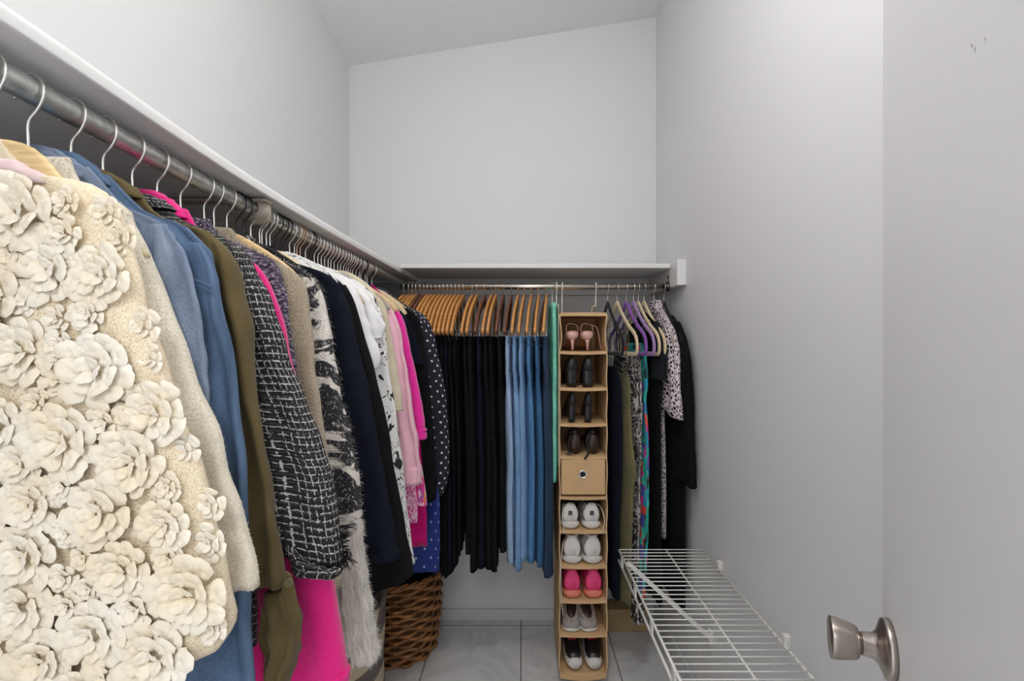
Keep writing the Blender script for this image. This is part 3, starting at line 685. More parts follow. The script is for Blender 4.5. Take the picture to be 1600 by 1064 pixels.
# hangers on the long rod, near to far
S, Bk, Cp = M['steel'], M['blackwire'], M['copper']
mp_, cv, bv, tv = M['maple'], M['cream_velvet'], M['black_velvet'], M['taupe_velvet']
owned = [(.500,S,mp_,'pale wooden hanger holding the lace blouse'), (.540,S,cv,'hanger holding the cream boucle cardigan'), (.592,S,mp_,'hanger holding the mid blue denim jacket'),
 (.637,S,cv,'hanger holding the olive jacket'), (.685,S,cv,'hanger holding the black and white tweed jacket'), (.732,S,cv,'hanger holding the hot pink fleece jacket'), (.782,S,cv,'hanger holding the purple shaggy sweater'),
 (.840,S,mp_,'hanger holding the oatmeal teddy coat'), (.905,S,cv,'hanger holding the animal striped cardigan'), (.985,S,cv,'hanger holding the navy sweater'), (1.045,S,cv,'hanger holding the white brush print blouse'),
 (1.085,Bk,bv,'black hanger holding the long black coat'), (1.150,S,mp_,'hanger holding the plain white t-shirt'), (1.205,Cp,cv,'copper hooked hanger holding the wide sleeved white t-shirt'), (1.262,Bk,bv,'black hook hanger holding the sketch print shirt'),
 (1.310,S,cv,'hanger holding the beige ribbed top'), (1.355,S,mp_,'hanger holding the beige satin blouse'), (1.425,S,cv,'hanger holding the pale pink sweatshirt'), (1.500,S,mp_,'hanger holding the hot pink hoodie'), (1.540,S,cv,'hanger holding the pink paisley dress'),
 (1.580,S,cv,'hanger holding the pink and orange floral dress'), (1.612,S,cv,'hanger holding the navy t-shirt'), (1.645,S,cv,'hanger holding the magenta dress'), (1.685,Bk,bv,'black hanger holding the long black tunic'), (1.732,S,cv,'hanger holding the royal blue dress'), (1.785,S,cv,'hanger holding the polka dot dress, last on the long rod')]
for Y, h, a, lb in owned: hanger_left(Y, h, a, lb, half=.115 if Y == .5 else None)
bare = [(.867,S,mp_,'pale wooden hanger behind the teddy coat, its wooden arm showing'), (.938,Bk,bv,'first black hanger before the beige rod clip'), (.960,Bk,bv,'second black hanger, right against the beige rod clip')]
for Y, h, a, lb in bare: hanger_left(Y, h, a, lb, half=.155)
for i, Y in enumerate((1.018,1.027,1.060)): hanger_left(Y, S, mp_ if i == 2 else cv, ('first','second','third')[i]+' silver-hook hanger past the beige rod clip', 'hangers past the rod clip', half=.14)
for i, Y in enumerate((1.110,1.128)): hanger_left(Y, Bk, bv, ('first','second')[i]+' black hanger between the black coat and white t-shirt', 'black hangers mid rod', half=.15)
for i, Y in enumerate((1.175,1.188,1.235)): hanger_left(Y, (S,Cp,S)[i], mp_, ('silver hook wooden hanger between the two white t-shirts','copper hook hanger between the two white t-shirts','silver hook hanger behind the two white t-shirts')[i], half=.155)
ords = ['first','second','third','fourth','fifth','sixth','seventh','eighth','ninth','tenth']
for i, Y in enumerate((1.288,1.333,1.380,1.400,1.452,1.475,1.522,1.560,1.662,1.710)):
    hanger_left(Y, S, tv if Y == 1.40 else (mp_ if i % 2 else cv), ('taupe broad hanger above the pale pink sweatshirt' if Y == 1.40 else ords[i-(i > 3)]+' silver-hook hanger among the tightly packed far hooks, counted from the doorway'), 'hangers packed at the far end' if Y != 1.40 else None, half=.165 if Y in (1.40,1.475) else .15)
# ------------------------------------------------------------------ clip hangers and trousers on the back rod
def back_map(X, yaw=0):
    c, s = math.cos(yaw), math.sin(yaw)
    return lambda a, w, z: (X+a*s+w*c, RY2-a*c+w*s, z)
def clip_hanger(X, mat, label, group):
    o = (X, RY2, RZ2); t = thing('clip_hanger', label, 'hanger', o, group=group); mf = back_map(X)
    hk = [mf(p.x, 0, RZ2+p.z) for p in hook_pts(.056, .0145)]
    MB().wire(hk, .0014, 6).build('hook', M['steel'], t, o)
    def arm(a, w, z): q = abs(a)/.21; return mf(a, w-.020*q**1.6, z)
    pts = [(-.215,RZ2-.200), (-.195,RZ2-.165), (-.15,RZ2-.115), (-.09,RZ2-.078), (-.03,RZ2-.054), (0,RZ2-.050), (.03,RZ2-.054), (.09,RZ2-.078), (.15,RZ2-.115), (.195,RZ2-.165), (.215,RZ2-.200)]
    pp = [(p.x, p.y) for p in crom([(a, b, 0) for a, b in pts], 3)]
    bar_mb(pp, .0105, lambda s: .024+.012*math.sin(PI*s), arm).build('shoulder_arms', mat, t, o)
    MB().wire([arm(-.205, 0, RZ2-.188), arm(-.1, 0, RZ2-.190), arm(.1, 0, RZ2-.190), arm(.205, 0, RZ2-.188)], .0018, 6).build('clip_bar', M['steel'], t, o)
    for a in (-.15, .15):
        c = MB(); 
        for sd in (-1, 1):
            q = []
            for (aa, ww, zz) in ((-.011,.0035,-.186),(.011,.0035,-.186),(.011,.0062,-.206),(-.011,.0062,-.206),(-.011,.0050,-.226),(.011,.0050,-.226)): q.append(arm(a+aa, sd*ww, RZ2+zz))
            c.add(q, [(0,1,2,3),(3,2,5,4)])
        c.build('clip', M['steel'], t, o, solid=.0015, smooth=False)
    return t
def trousers(X, mat, hemz, name, label, group=None, th=.017, seed=0, seam=None, lean=0):
    zt = RZ2-.208; o = (X, RY2, zt); t = thing(name, label, 'trousers' if name == 'trousers' else 'jeans', o, group=group); mf0 = back_map(X)
    mf = lambda a, w, z: mf0(a, w-.018*(abs(a)/.2)**1.6*max(0, 1-(zt-z)/.5)+lean*(zt-z), z)
    wd = .185
    cloth_mb([(-wd, zt-.03), (-wd-.010, zt-.12), (-wd+.004, zt-.30)], [(wd, zt-.03), (wd+.010, zt-.12), (wd-.004, zt-.30)], mf, th, 20, 26, .003, 4, seed, .8, .002, t2=th*.45).build('seat', mat, t, o)
    cloth_mb([(-wd, zt), (-wd-.001, zt-.036)], [(wd, zt), (wd+.001, zt-.036)], mf, th*.75, 6, 26, .001, 3, seed, .9, .004).build('waistband', mat, t, o)
    for sg in (-1, 1):
        dz = .015*math.sin(seed*5+sg)
        a0, a1 = (-wd, -.004) if sg < 0 else (.004, wd)
        ins = [(a0, zt-.14), (a0+(.012 if sg > 0 else .0), (zt+hemz)/2), (a0+(.02 if sg > 0 else .012), hemz+dz)]
        ots = [(a1, zt-.14), (a1-(.0 if sg > 0 else .012), (zt+hemz)/2), (a1-(.012 if sg > 0 else .02), hemz+dz-.008)]
        cloth_mb(ins, ots, mf, th*1.12, 34, 22, .0035, 2, seed+sg, .55, .02).build('leg', mat, t, o)
    if seam:
        sp = [mf(wd+.006-.012*k/12, .0, zt-.3-(zt-.3-hemz)*k/12) for k in range(13)]
        MB().wire(sp, .0012, 5).build('side_seam', seam, t, o)
    return t
hx = [-.487,-.467,-.451,-.437,-.42,-.404,-.389,-.373,-.356,-.338,-.322,-.305,-.289,-.273,-.257,-.240,-.202,-.183,-.150,-.123,-.104,-.072,-.040,-.013,.012,.042,.073,.105]
dark = {4,5,18,21,22}
onum = ['first','second','third','fourth','fifth','sixth','seventh','eighth','ninth','tenth','eleventh','twelfth','thirteenth','fourteenth','fifteenth','sixteenth','seventeenth','eighteenth','nineteenth','twentieth','twenty-first','twenty-second','twenty-third','twenty-fourth','twenty-fifth','twenty-sixth','twenty-seventh','twenty-eighth']
hem_px = lambda x: 897 if x < -.27 else 880 if x < -.24 else 862 if x < -.20 else 884 if x < -.09 else 862
jm = ['jean_pale','jean_light','jean_light','jean_mid','jean_dark','jean_navy']
jl = ['palest blue jeans, next to the black trousers','light blue jeans right of the palest pair','light blue jeans left of the bright mid blue pair','bright mid blue jeans','deep blue jeans left of the navy pair','dark navy jeans hanging beside the teal organizer']
for i, x in enumerate(hx):
    wn = 'dark walnut' if i in dark else 'honey wood'
    clip_hanger(x, M['dwood'] if i in dark else M['honey'], wn+' clip hanger, '+onum[i]+' from the left on the back rod', 'wooden clip hangers on the back rod')
    if i < 22:
        hp = hem_px(x)+4*math.sin(i*2.3)
        trousers(x, M['navy'] if i % 5 == 3 else M['black'], H-(hp-CY)/F*1.88, 'trousers', ('navy' if i % 5 == 3 else 'black')+' trousers on the '+onum[i]+' wooden clip hanger from the left', 'dark trousers on the back rod', th=.0155 if x < -.23 else .026, seed=i*1.3, lean=0)
    else:
        j = i-22; trousers(x, M[jm[j]], H-((885,887,876,884,880,901)[j]-CY)/F*1.88, 'jeans', jl[j], 'jeans on the back rod', th=.027 if j < 5 else .034, seed=j*2.1, seam=M[jm[j]])
# teal folded hanging organizer
o = (.135, RY2, RZ2); t = thing('folded_organizer', 'teal quilted hanging organizer folded flat, left of the tan shoe organizer', 'organizer', o)
mf = back_map(.135)
cloth_mb([(-.13,1.495),(-.135,1.3),(-.135,.80)], [(.15,1.498),(.152,1.30),(.155,.80)], lambda a,w,z: mf(a,w-.006,z), .027, 46, 30, .002, 2, 3, .9, .01, rag=.004).build('quilted_panel', M['teal'], t, o)
cloth_mb([(-.13,1.490),(-.135,1.3),(-.135,.86)], [(.145,1.490),(.148,1.30),(.150,.86)], lambda a,w,z: mf(a,w+.0115,z), .006, 30, 20, .001, 2, 3, .9, .01, rag=.002).build('cream_edge', M['cream_piping'], t, o)
for dx in (-.004, .012):
    MB().wire([mf(p.x+(.02 if dx > 0 else -.02), dx, RZ2+p.z) for p in hook_pts(.082, .0150)], .0022, 8).build('hook', M['whitewire'], t, o)
# ------------------------------------------------------------------ tan hanging shoe organizer
OX0, OX1, OY0, OY1, OZ0, OZ1 = .150, .3325, 1.91, 2.205, .055, 1.452
o = (OX0, OY0, OZ0); org = thing('shoe_organizer', 'tall tan fabric hanging shoe organizer with ten compartments', 'organizer', ((OX0+OX1)/2, RY2, OZ0)); oo = tuple(org.location)
shz = [H-(py-CY)/F*OY0 for py in (549, 606, 662, 713, 776, 829, 884, 938, 991, 1052)]
for x, nm in ((OX0, 'side_panel'), (OX1, 'side_panel')):
    rings = []
    for k in range(60):
        z = OZ0+(OZ1-OZ0)*k/59; bow = 0
        if z > shz[0]: q = (z-shz[0])/(OZ1-shz[0]); bow = .006*math.sin(PI*q)
        bow += .0015*math.sin(z*43)
        sx = bow if x == OX0 else -bow
        f = 1 if z > shz[0] else .3
        rings.append([(x+sx-.0022, OY0, z), (x+sx+.0022, OY0, z), (x+.0022, OY1, z), (x-.0022, OY1, z)])
    MB().loft(rings).build(nm, M['tan_felt'], org, oo, smooth=False)
MB().box((OX0, OY1-.003, OZ0), (OX1, OY1, OZ1)).build('back_panel', M['tan_felt'], org, oo, smooth=False)
def floorboard(z, nm='shelf', th=.006, droop=.0):
    mb = MB(); rings = []
    for k in range(9):
        q = k/8; x = OX0+.002+(OX1-OX0-.004)*q; dz = -droop*math.sin(PI*q)
        rings.append([(x, OY0-.002, z-th-.004+dz), (x, OY0-.002, z+dz), (x, OY0+.01, z+.001+dz*.6), (x, OY1-.004, z+.002), (x, OY1-.004, z-th), (x, OY0+.01, z-th+dz)])
    return mb.loft(rings).build(nm, M['tan_felt'], org, oo, smooth=False)
floorboard(OZ1+.006, 'top_panel', .010, -.001)
for i, z in enumerate(shz): floorboard(z, 'shelf' if i < 9 else 'bottom_panel', .006 if i < 9 else .014, .003 if i < 9 else .010)
for x in (OX0, OX1):
    MB().wire([(x+(.006 if x == OX0 else -.006)*math.sin(PI*max(0, (z-shz[0])/(OZ1-shz[0])))+.0015*math.sin(z*43)*(1 if x == OX0 else -1), OY0-.001, z) for z in [OZ0+.01+(OZ1-OZ0-.012)*k/50 for k in range(51)]], .0028, 6).build('piping', M['tan_edge'], org, oo)
for x in (OX1-.020,):
    mfh = back_map(x)
    MB().wire([mfh(p.x, 0, RZ2+p.z) for p in hook_pts(.085, .0150)], .0024, 8).build('hook', M['whitewire'], org, oo)
    lp = crom([(x, RY2, RZ2-.080), (x-.014, RY2, RZ2-.085), (x-.016, RY2, RZ2-.105), (x, RY2, RZ2-.122)], 5)
    MB().wire(lp, .003, 6, rz=.5).build('hanging_strap', M['tan_edge'], org, oo)
x = OX0+.022; mfh = back_map(x)
MB().wire([mfh(p.x, 0, RZ2+p.z) for p in hook_pts(.118, .0150)], .0024, 8).build('hook', M['whitewire'], org, oo)
dz0, dz1 = shz[4]+.008, shz[3]-.013
dr = MB().box((OX0+.006, OY0-.004, dz0), (OX1-.006, OY1-.02, dz1)).build('drawer', M['tan_felt'], org, oo, bevel=.004)
dcx, dcz = (OX0+OX1)/2-.002, (dz0+dz1)/2+.012
gm = MB(); gm.loft([[(dcx+rr_*math.cos(2*PI*k/28), yy, dcz+rr_*math.sin(2*PI*k/28)) for k in range(28)] for rr_, yy in ((.0165,OY0-.0045),(.0160,OY0-.0065),(.0135,OY0-.0068),(.0105,OY0-.0050))], cap=False); gm.build('grommet', M['steel'], dr, oo)
MB().lathe([(0,.0106),(.001,.0106)], (dcx, OY0-.0042, dcz), (0,-1,0), 24).build('grommet_hole', M['shoe_dark'], dr, oo)
# ------------------------------------------------------------------ shoes
def ring(x, y, z0, z1, w, p=1.0, n=18, lean=0):
    out = []
    for k in range(n):
        a = 2*PI*k/n; c, s = math.cos(a), math.sin(a); v = (s+1)/2
        wd = w*(1-(1-p)*v**1.5); cc = math.copysign(abs(c)**.75, c)
        out.append((x+cc*wd/2+lean*v, y, z0+(z1-z0)*v))
    return out
def sneaker(cx, y0, z, sc, up, sole, label, name='sneaker', cat='shoe', lining=None, laces=True, flip=1, heel_tab=None, yaw=0, length=.235, h=.085, w=.078, group=None, sole_h=.022):
    o = (cx, y0, z); t = thing(name, label, cat, o, yaw, group); q = (0,0,0); L_ = length
    prof = [(0,.70,.86,.62),(.015,.90,1.0,.66),(.05,1,1.0,.66),(.10,.98,.90,.62),(.16,1.0,.78,.62),(.22,.96,.92,.70),(.32,.92,.86,.74),(.45,.98,.72,.74),(.6,1.08,.58,.8),(.75,1.12,.50,.85),(.88,1.0,.42,.85),(.96,.72,.34,.8),(1,.35,.22,.8)]
    MB().loft([ring(0, L_*s, sole_h*.8, sole_h*.8+h*hh, w*ww, p) for s, ww, hh, p in prof]).build('upper', up, t, q)
    sp = [(-.03,.55),(-.01,.85),(.04,1.05),(.15,1.08),(.35,1.0),(.55,1.10),(.75,1.2),(.9,1.02),(.98,.7),(1.02,.3)]
    MB().loft([ring(0, L_*s, .0, sole_h*(1.25 if s < .1 else 1), w*ww*.98, .98, 16) for s, ww in sp]).build('sole', sole, t, q)
    op = MB(); rg = []
    for k in range(20):
        a = 2*PI*k/20; rg.append((math.cos(a)*w*.27, L_*.17+math.sin(a)*L_*.14, sole_h*.8+h*(.93-.12*math.sin(a)*0)))
    op.wire(rg+[rg[0]], .0058, 8, cap=False)
    op.build('collar', lining or up, t, q)
    MB().add([(x_, y_, z_+.001) for x_, y_, z_ in rg], [tuple(range(20))]).build('opening', M['shoe_dark'], t, q, solid=.002)
    if laces:
        lm = MB()
        for k in range(4):
            y = L_*(.34+.06*k); zz = sole_h*.8+h*(.86-.075*k)+.002
            lm.wire([(-w*.25,y,zz-.005),(0,y+.005,zz+.003),(w*.25,y,zz-.005)], .0018, 5)
        lm.build('laces', M['lace_cord'], t, q)
    if heel_tab:
        ht = MB(); ht.box((-.0075, -.0035, sole_h*.8+h*.42), (.0075, -.0005, sole_h*.8+h*.42+.015)); ho = ht.build('heel_logo', M['shoe_dark'], t, q, smooth=False)
        nl = MB(); zb = sole_h*.8+h*.42+.0035
        for a, b in (((-.0035,0),(-.0035,.008)), ((-.0035,.008),(.0035,0)), ((.0035,0),(.0035,.008))):
            nl.wire([(a[0], -.0038, zb+a[1]), (b[0], -.0038, zb+b[1])], .0005, 4)
        nl.build('logo_letter', M['sole_white'], ho, q)
    return t
ysh = OY0+.018; cxs = (.197, .281)
Z = lambda i: shz[i]+.0035
for i, cx in enumerate(cxs):
    sneaker(cx-.004, ysh, Z(5), 1, M['whiteleather'], M['sole_white'], ('left' if i == 0 else 'right')+' white leather sneaker with black heel logo, under the tan drawer', heel_tab=True, h=.080, w=.072, lining=M['shoe_dark'], group='white sneakers with heel logo')
    sneaker(cx+.002, ysh, Z(6), 1, M['whiteleather'], M['sole_white'], ('left' if i == 0 else 'right')+' plain white trainer with chunky rounded heel, above the pink pair', h=.088, w=.076, yaw=-.12 if i == 0 else .1, group='chunky white trainers')
    sneaker(cx+.004, ysh, Z(7), 1, M['pinkmesh'], M['coral_sole'], ('left' if i == 0 else 'right')+' bright pink running shoe with coral sole', h=.088, w=.072, group='pink running shoes')
ls = MB(); ls.wire(crom([(.168, 1.93, Z(5)+.075), (.160, 1.905, Z(5)+.06), (.163, 1.902, Z(5)+.02), (.158, 1.903, Z(5)-.02)], 6), .0016, 6)
s_ = [ob for ob in bpy.data.objects if ob.name.startswith('sneaker')]
def lace(pts, parent):
    loc = Vector(parent.location); a = parent.rotation_euler.z; inv = Matrix.Rotation(-a, 3, 'Z')
    q = [inv @ (Vector(p)-loc) for p in pts]; MB().wire(crom(q, 6), .0016, 6).build('loose_lace', M['lace_cord'], parent)
six = [ob for ob in s_ if ob.type == 'EMPTY']
lace([(.185,1.99,Z(5)+.085),(.168,1.94,Z(5)+.078),(.160,1.905,Z(5)+.05),(.164,1.900,Z(5)+.012),(.166,1.900,Z(5)-.012)], six[0])
lace([(.285,1.99,Z(5)+.085),(.312,1.94,Z(5)+.080),(.322,1.905,Z(5)+.045),(.318,1.900,Z(5)+.005),(.314,1.900,Z(5)-.010)], six[3])
lace([(.180,1.97,Z(6)+.085),(.163,1.92,Z(6)+.075),(.154,1.900,Z(6)+.0),(.156,1.899,Z(6)-.12),(.162,1.899,Z(6)-.19)], six[1])
# nude heels
for i, cx in enumerate((.203, .262)):
    t = thing('heeled_sandal', ('left' if i == 0 else 'right')+' nude pink stiletto sandal in the top compartment', 'shoe', (cx, OY0+.03, Z(0)), group='nude stiletto sandals'); q = (0,0,0)
    w = .047
    MB().wire([(0,.0,.0),(0,.004,.03),(0,.010,.048)], lambda s: .0042+.008*s*s, 12).build('stiletto_heel', M['nude'], t, q)
    pr = [(-.004,.044,.070,.6),(.006,.042,.078,.9),(.03,.040,.075,1),(.055,.036,.062,.98)]
    MB().loft([ring(0, y, a, b, w*ww, 1.35, 16) for y, a, b, ww in pr]).build('heel_cup', M['nude'], t, q)
    ms = MB().loft([ring(0, y, a, a+.006, w*ww, 1, 12) for y, a, ww in ((0,.050,.8),(.05,.045,.9),(.10,.022,.8),(.15,.004,1.2),(.19,.001,1.2),(.225,.001,.8),(.24,.001,.3))]); ms.build('sole', M['insole'], t, q)
    st = crom([(-w*.45,.035,.07),(-w*.46,.02,.098),(-.008,.012,.105),(w*.40,.02,.098),(w*.52,.03,.075)], 6)
    MB().wire(st, .0042, 6, rz=.4).build('ankle_strap', M['nude'], t, q)
    MB().loft([ring(0, y, .004, b, w*ww, .9, 14) for y, b, ww in ((.145,.035,1.15),(.17,.030,1.2),(.2,.024,1.1),(.23,.014,.7))]).build('toe_band', M['nude'], t, q)
    if i == 1: MB().wire(crom([(w*.3,.03,.10),(w*.8,.02,.092),(w*1.05,.03,.06),(w*1.15,.035,.03),(w*1.3,.04,.003)], 5), .0022, 6).build('strap_end', M['nude'], t, q)
# black block heels rows 2, 3
for row in (1, 2):
    for i, cx in enumerate((.200, .262)):
        wb = .046 if row == 1 else .030
        t = thing('heeled_boot' if row == 1 else 'heeled_pump', ('left' if i == 0 else 'right')+(' black leather pump with wide block heel, second compartment from the top' if row == 1 else ' black leather pump with slim block heel, third compartment from the top'), 'shoe', (cx, OY0+.012, Z(row)), .05-.1*i, 'wide heeled black pumps' if row == 1 else 'slim heeled black pumps'); q = (0,0,0)
        ww = wb
        MB().loft([[(math.copysign(abs(math.cos(a))**.6, math.cos(a))*ww*k/2, .022+math.copysign(abs(math.sin(a))**.6, math.sin(a))*.020*k, z) for a in [2*PI*q_/20 for q_ in range(20)]] for z, k in ((0,.88),(.02,.90),(.045,.96),(.066,1.02),(.070,1.0))]).build('block_heel', M['blkleather'], t, q)
        MB().loft([ring(0, y, a, b, ww*k, p, 20, lean=.002*(1 if i else 1)) for y, a, b, k, p in ((.001,.060,.104,.88,.30),(.006,.058,.118,1.02,.30),(.03,.064,.122,1.05,.35),(.06,.055,.108,1.1,.7),(.10,.035,.080,1.1,.8),(.15,.008,.055,1.2,.7),(.19,.002,.045,1.25,.6),(.22,.001,.032,1.05,.6),(.245,.001,.015,.5,.7))]).build('upper', M['blkleather'], t, q)
        MB().box((-ww*.42, -.0012, .066), (ww*.42, .02, .0678)).build('heel_welt', M['steel'] if row == 9 else M['brownleather'], t, q)
# row 4 dark strappy booties
for i, cx in enumerate((.215, .285)):
    t = thing('ankle_boot', ('left' if i == 0 else 'right')+' dark brown open bootie with black strap hanging over the shelf edge', 'shoe', (cx, OY0+.03, Z(3)), group='dark booties'); q = (0,0,0)
    ww = .050
    MB().loft([ring(0, y, 0, .078, ww*k, 1, 18) for y, k in ((0,.5),(.004,.8),(.012,1),(.03,1.05),(.05,.9),(.06,.5))]).build('heel_shaft', M['brownleather'], t, q)
    MB().loft([ring(0, y, a, b, ww*k, .8, 16) for y, a, b, k in ((.02,.05,.10,.9),(.06,.04,.095,1),(.11,.018,.07,1.05),(.16,.004,.05,1.2),(.2,.002,.035,1.1),(.23,.001,.02,.5))]).build('upper', M['blkleather'], t, q)
    if i: sp = [(-.012,.0,.080),(-.026,-.012,.055),(-.022,-.022,.028),(-.028,-.037,.006),(-.040,-.041,-.012)]
    else: sp = [(-.018,.0,.072),(-.026,-.008,.040),(-.028,-.012,.012),(-.012,-.015,.005),(-.040,-.014,.004)]
    MB().wire(crom(sp, 6), .0062, 6, rz=.35).build('ankle_strap', M['blkleather'], t, q)
# row 9 furry slippers (toes down, openings to the front)
for i, cx in enumerate((.196, .272)):
    t = thing('slipper', ('left' if i == 0 else 'right')+' grey suede slipper with beige fur lining', 'shoe', (cx, OY0+.016, Z(8)), -.1+.3*i, 'fur lined slippers'); q = (0,0,0)
    w = .072
    MB().loft([ring(0, y, 0, b, w*k, p, 18) for y, b, k, p in ((0,.030,.6,1),(.008,.040,.85,1.05),(.03,.050,1,1.1),(.07,.062,1.05,1),(.12,.080,1.1,.9),(.17,.075,1.1,.8),(.21,.055,.9,.7),(.235,.03,.4,.8))]).build('upper', M['grey_suede'], t, q)
    rg = [(math.cos(2*PI*k/22)*w*.38, .060+math.sin(2*PI*k/22)*.052, .064+.028*math.sin(2*PI*k/22)) for k in range(22)]
    MB().wire(rg+[rg[0]], .0085, 8, cap=False).build('fur_collar', M['fur'], t, q)
    MB().add([(a, b, c+.003) for a, b, c in rg], [tuple(range(22))]).build('opening', M['brownleather'], t, q, solid=.002)
    MB().loft([ring(0, y, -.001, .010, w*k*1.04, 1, 14) for y, k in ((-.004,.5),(.004,.85),(.03,1.03),(.12,1.12),(.2,1),(.24,.4))]).build('sole', M['sole_white'], t, q)
# row 10 black sneakers, toes to the front
for i, cx in enumerate((.212, .288)):
    t = thing('sneaker', ('left' if i == 0 else 'right')+' black sneaker with red lining and thick white sole, bottom compartment', 'shoe', (cx, OY0+.012, Z(9)+.004), .06 if i == 0 else .0, 'black and red sneakers'); q = (0,0,0)
    w = .066
    MB().loft([ring(0, y, .0, hh, w*k, .97, 18) for y, k, hh in ((0,.55,.034),(.008,.85,.040),(.03,1.05,.036),(.08,1.1,.028),(.16,.95,.028),(.22,.95,.034),(.245,.6,.034))]).build('sole', M['sole_white'], t, q)
    MB().loft([ring(0, y, .026, hh, w*k, p, 18) for y, k, hh, p in ((.012,.6,.042,.9),(.03,.9,.052,.8),(.06,1,.062,.75),(.10,.95,.080,.7),(.15,.9,.092,.7),(.2,.88,.100,.72),(.235,.7,.098,.8),(.244,.4,.09,.8))]).build('upper', M['blkleather'], t, q)
    rg = [(math.cos(2*PI*k/22)*w*.38, .165+math.sin(2*PI*k/22)*.060, .112+.010*math.sin(2*PI*k/22)) for k in range(22)]
    MB().wire(rg+[rg[0]], .0120, 8, cap=False, ).build('collar', M['red_lining'], t, q)
    MB().loft([ring(0, y, hh-.014, hh, w*k, .8, 14) for y, k, hh in ((.075,.5,.078),(.095,.85,.098),(.125,.95,.118),(.145,.85,.124))]).build('tongue', M['red_lining'], t, q)
    lm = MB()
    for k in range(3): lm.wire([(-w*.25,.07+.022*k,.066+.014*k),(0,.066+.022*k,.078+.014*k),(w*.25,.07+.022*k,.066+.014*k)], .002, 5)
    lm.build('laces', M['shoe_dark'], t, q)
# ------------------------------------------------------------------ garments right of the organizer
def velvet_hanger(X, yaw, mat, label, hookm=None, drop=0, solid_arm=False, dx=0):
    o = (X, RY2, RZ2); t = thing('velvet_hanger', label, 'hanger', o); mf = back_map(X, yaw)
    MB().wire([mf(p.x, 0, RZ2+p.z) for p in hook_pts(.075, .0150)], .0015, 6).build('hook', hookm or M['steel'], t, o)
    z = RZ2-.065-drop
    pts = [(0,z),(.05,z-.05),(.11,z-.098),(.165,z-.130),(.188,z-.155),(.195,z-.185),(.19,z-.205),(.17,z-.212),(.08,z-.212),(-.08,z-.212),(-.17,z-.212),(-.19,z-.205),(-.195,z-.185),(-.188,z-.155),(-.165,z-.130),(-.11,z-.098),(-.05,z-.05),(0,z)]
    pp = [(p.x, p.y) for p in crom([(a, b, 0) for a, b in pts], 3)]
    bar_mb(pp, .0085, .016, mf).build('frame', mat, t, o)
    for a in (-.1, .1):
        bar_mb([(a, z-.080), (a*1.12, z-.093)], .0057, .008, mf).build('strap_notch', mat, t, o)
    return t
YW = .16
velvet_hanger(.362, .12, M['black_velvet'], 'black velvet hanger holding the black strappy dress')
velvet_hanger(.402, .20, M['cream_velvet'], 'cream velvet hanger holding the olive jumpsuit')
velvet_hanger(.440, .18, M['purple_velvet'], 'purple velvet hanger holding the black and white leaf dress')
velvet_hanger(.470, .18, M['lilac_velvet'], 'lighter purple velvet hanger holding the tropical print dress')
velvet_hanger(.490, .18, M['cream_velvet'], 'cream velvet hanger right of the purple hangers')
velvet_hanger(.515, .16, M['cream_velvet'], 'cream velvet hanger holding the short sleeved black dress')
velvet_hanger(.556, .12, M['taupe_velvet'], 'hanger inside the pale leopard print dress')
velvet_hanger(.598, .06, M['black_velvet'], 'black velvet hanger nearest the right wall, holding the long black dress', drop=.0)
def hang(name, label, cat, X, yaw, parts, straps=None, strapm=None):
    o = (X, RY2, RZ2-.1); t = thing(name, label, cat, o); mf = back_map(X, yaw)
    for (nm, mat, L, R_, th, fold, kf, seed, tp) in parts:
        lim = lambda a, w, z: (min(mf(a, w, z)[0], XR-.006 if z < 1.565 or True else 9), mf(a, w, z)[1], z)
        cloth_mb(L, R_, lim, th, 44, 28, fold, kf, seed, tp, .015).build(nm, mat, t, o)
    if straps:
        for a0, z0, a1, z1 in straps:
            for w_ in (-.005, .005):
                m = MB(); pp = crom([(a0, z0, 0), ((a0+a1)/2+.01, (z0+z1)/2, 0), (a1, z1, 0)], 5)
                bar_mb([(p.x, p.y) for p in pp], .0016, .007, lambda a, w, z, w_=w_: mf(a, w+w_, z), m); m.build('strap', strapm, t, o)
    return t
sym = lambda L: [(-a, z) for a, z in L]
def flat(prof): return sym(prof), prof
b1 = [(.10,1.245),(.145,1.215),(.165,1.17),(.165,1.0),(.155,.7),(.140,.335)]
L, R_ = flat(b1); hang('black_dress', 'black strappy dress hanging next to the tan shoe organizer', 'dress', .362, .12, [('skirt', M['navy'], L, R_, .022, .006, 3, 1, .6)], [(.10,1.42,.11,1.235),(-.10,1.42,-.11,1.235),(.125,1.41,.14,1.23)], M['black'])
b2 = [(.08,1.215),(.12,1.19),(.125,1.12),(.13,1.0),(.155,.90),(.175,.84),(.145,.76),(.135,.6),(.115,.30)]
L, R_ = flat(b2); hang('olive_jumpsuit', 'olive green sleeveless jumpsuit on the cream velvet hanger', 'jumpsuit', .402, .20, [('body', M['olive_light'], L, R_, .024, .006, 2, 2, .6)], [(.10,1.42,.09,1.20),(-.10,1.42,-.09,1.20)], M['olive_light'])
b3 = [(.10,1.30),(.14,1.27),(.15,1.1),(.14,.9),(.13,.6),(.10,.27)]
L, R_ = flat(b3); td = hang('leaf_print_dress', 'black and white leaf print dress between the olive jumpsuit and tropical dress', 'dress', .440, .18, [('skirt', M['bw_leaf'], L, R_, .018, .004, 3, 3, .6)], [(.10,1.42,.10,1.28),(-.10,1.42,-.10,1.28)], M['bw_leaf'])
b4 = [(.09,1.34),(.13,1.30),(.14,1.16),(.125,1.12),(.145,1.0),(.14,.8),(.125,.5),(.10,.29)]
L, R_ = flat(b4); hang('tropical_dress', 'bright turquoise, red and pink tropical print dress', 'dress', .470, .18, [('skirt', M['tropic'], L, R_, .024, .004, 3, 4, .6)], [(.10,1.42,.09,1.32),(-.10,1.42,-.09,1.32)], M['tropic'])
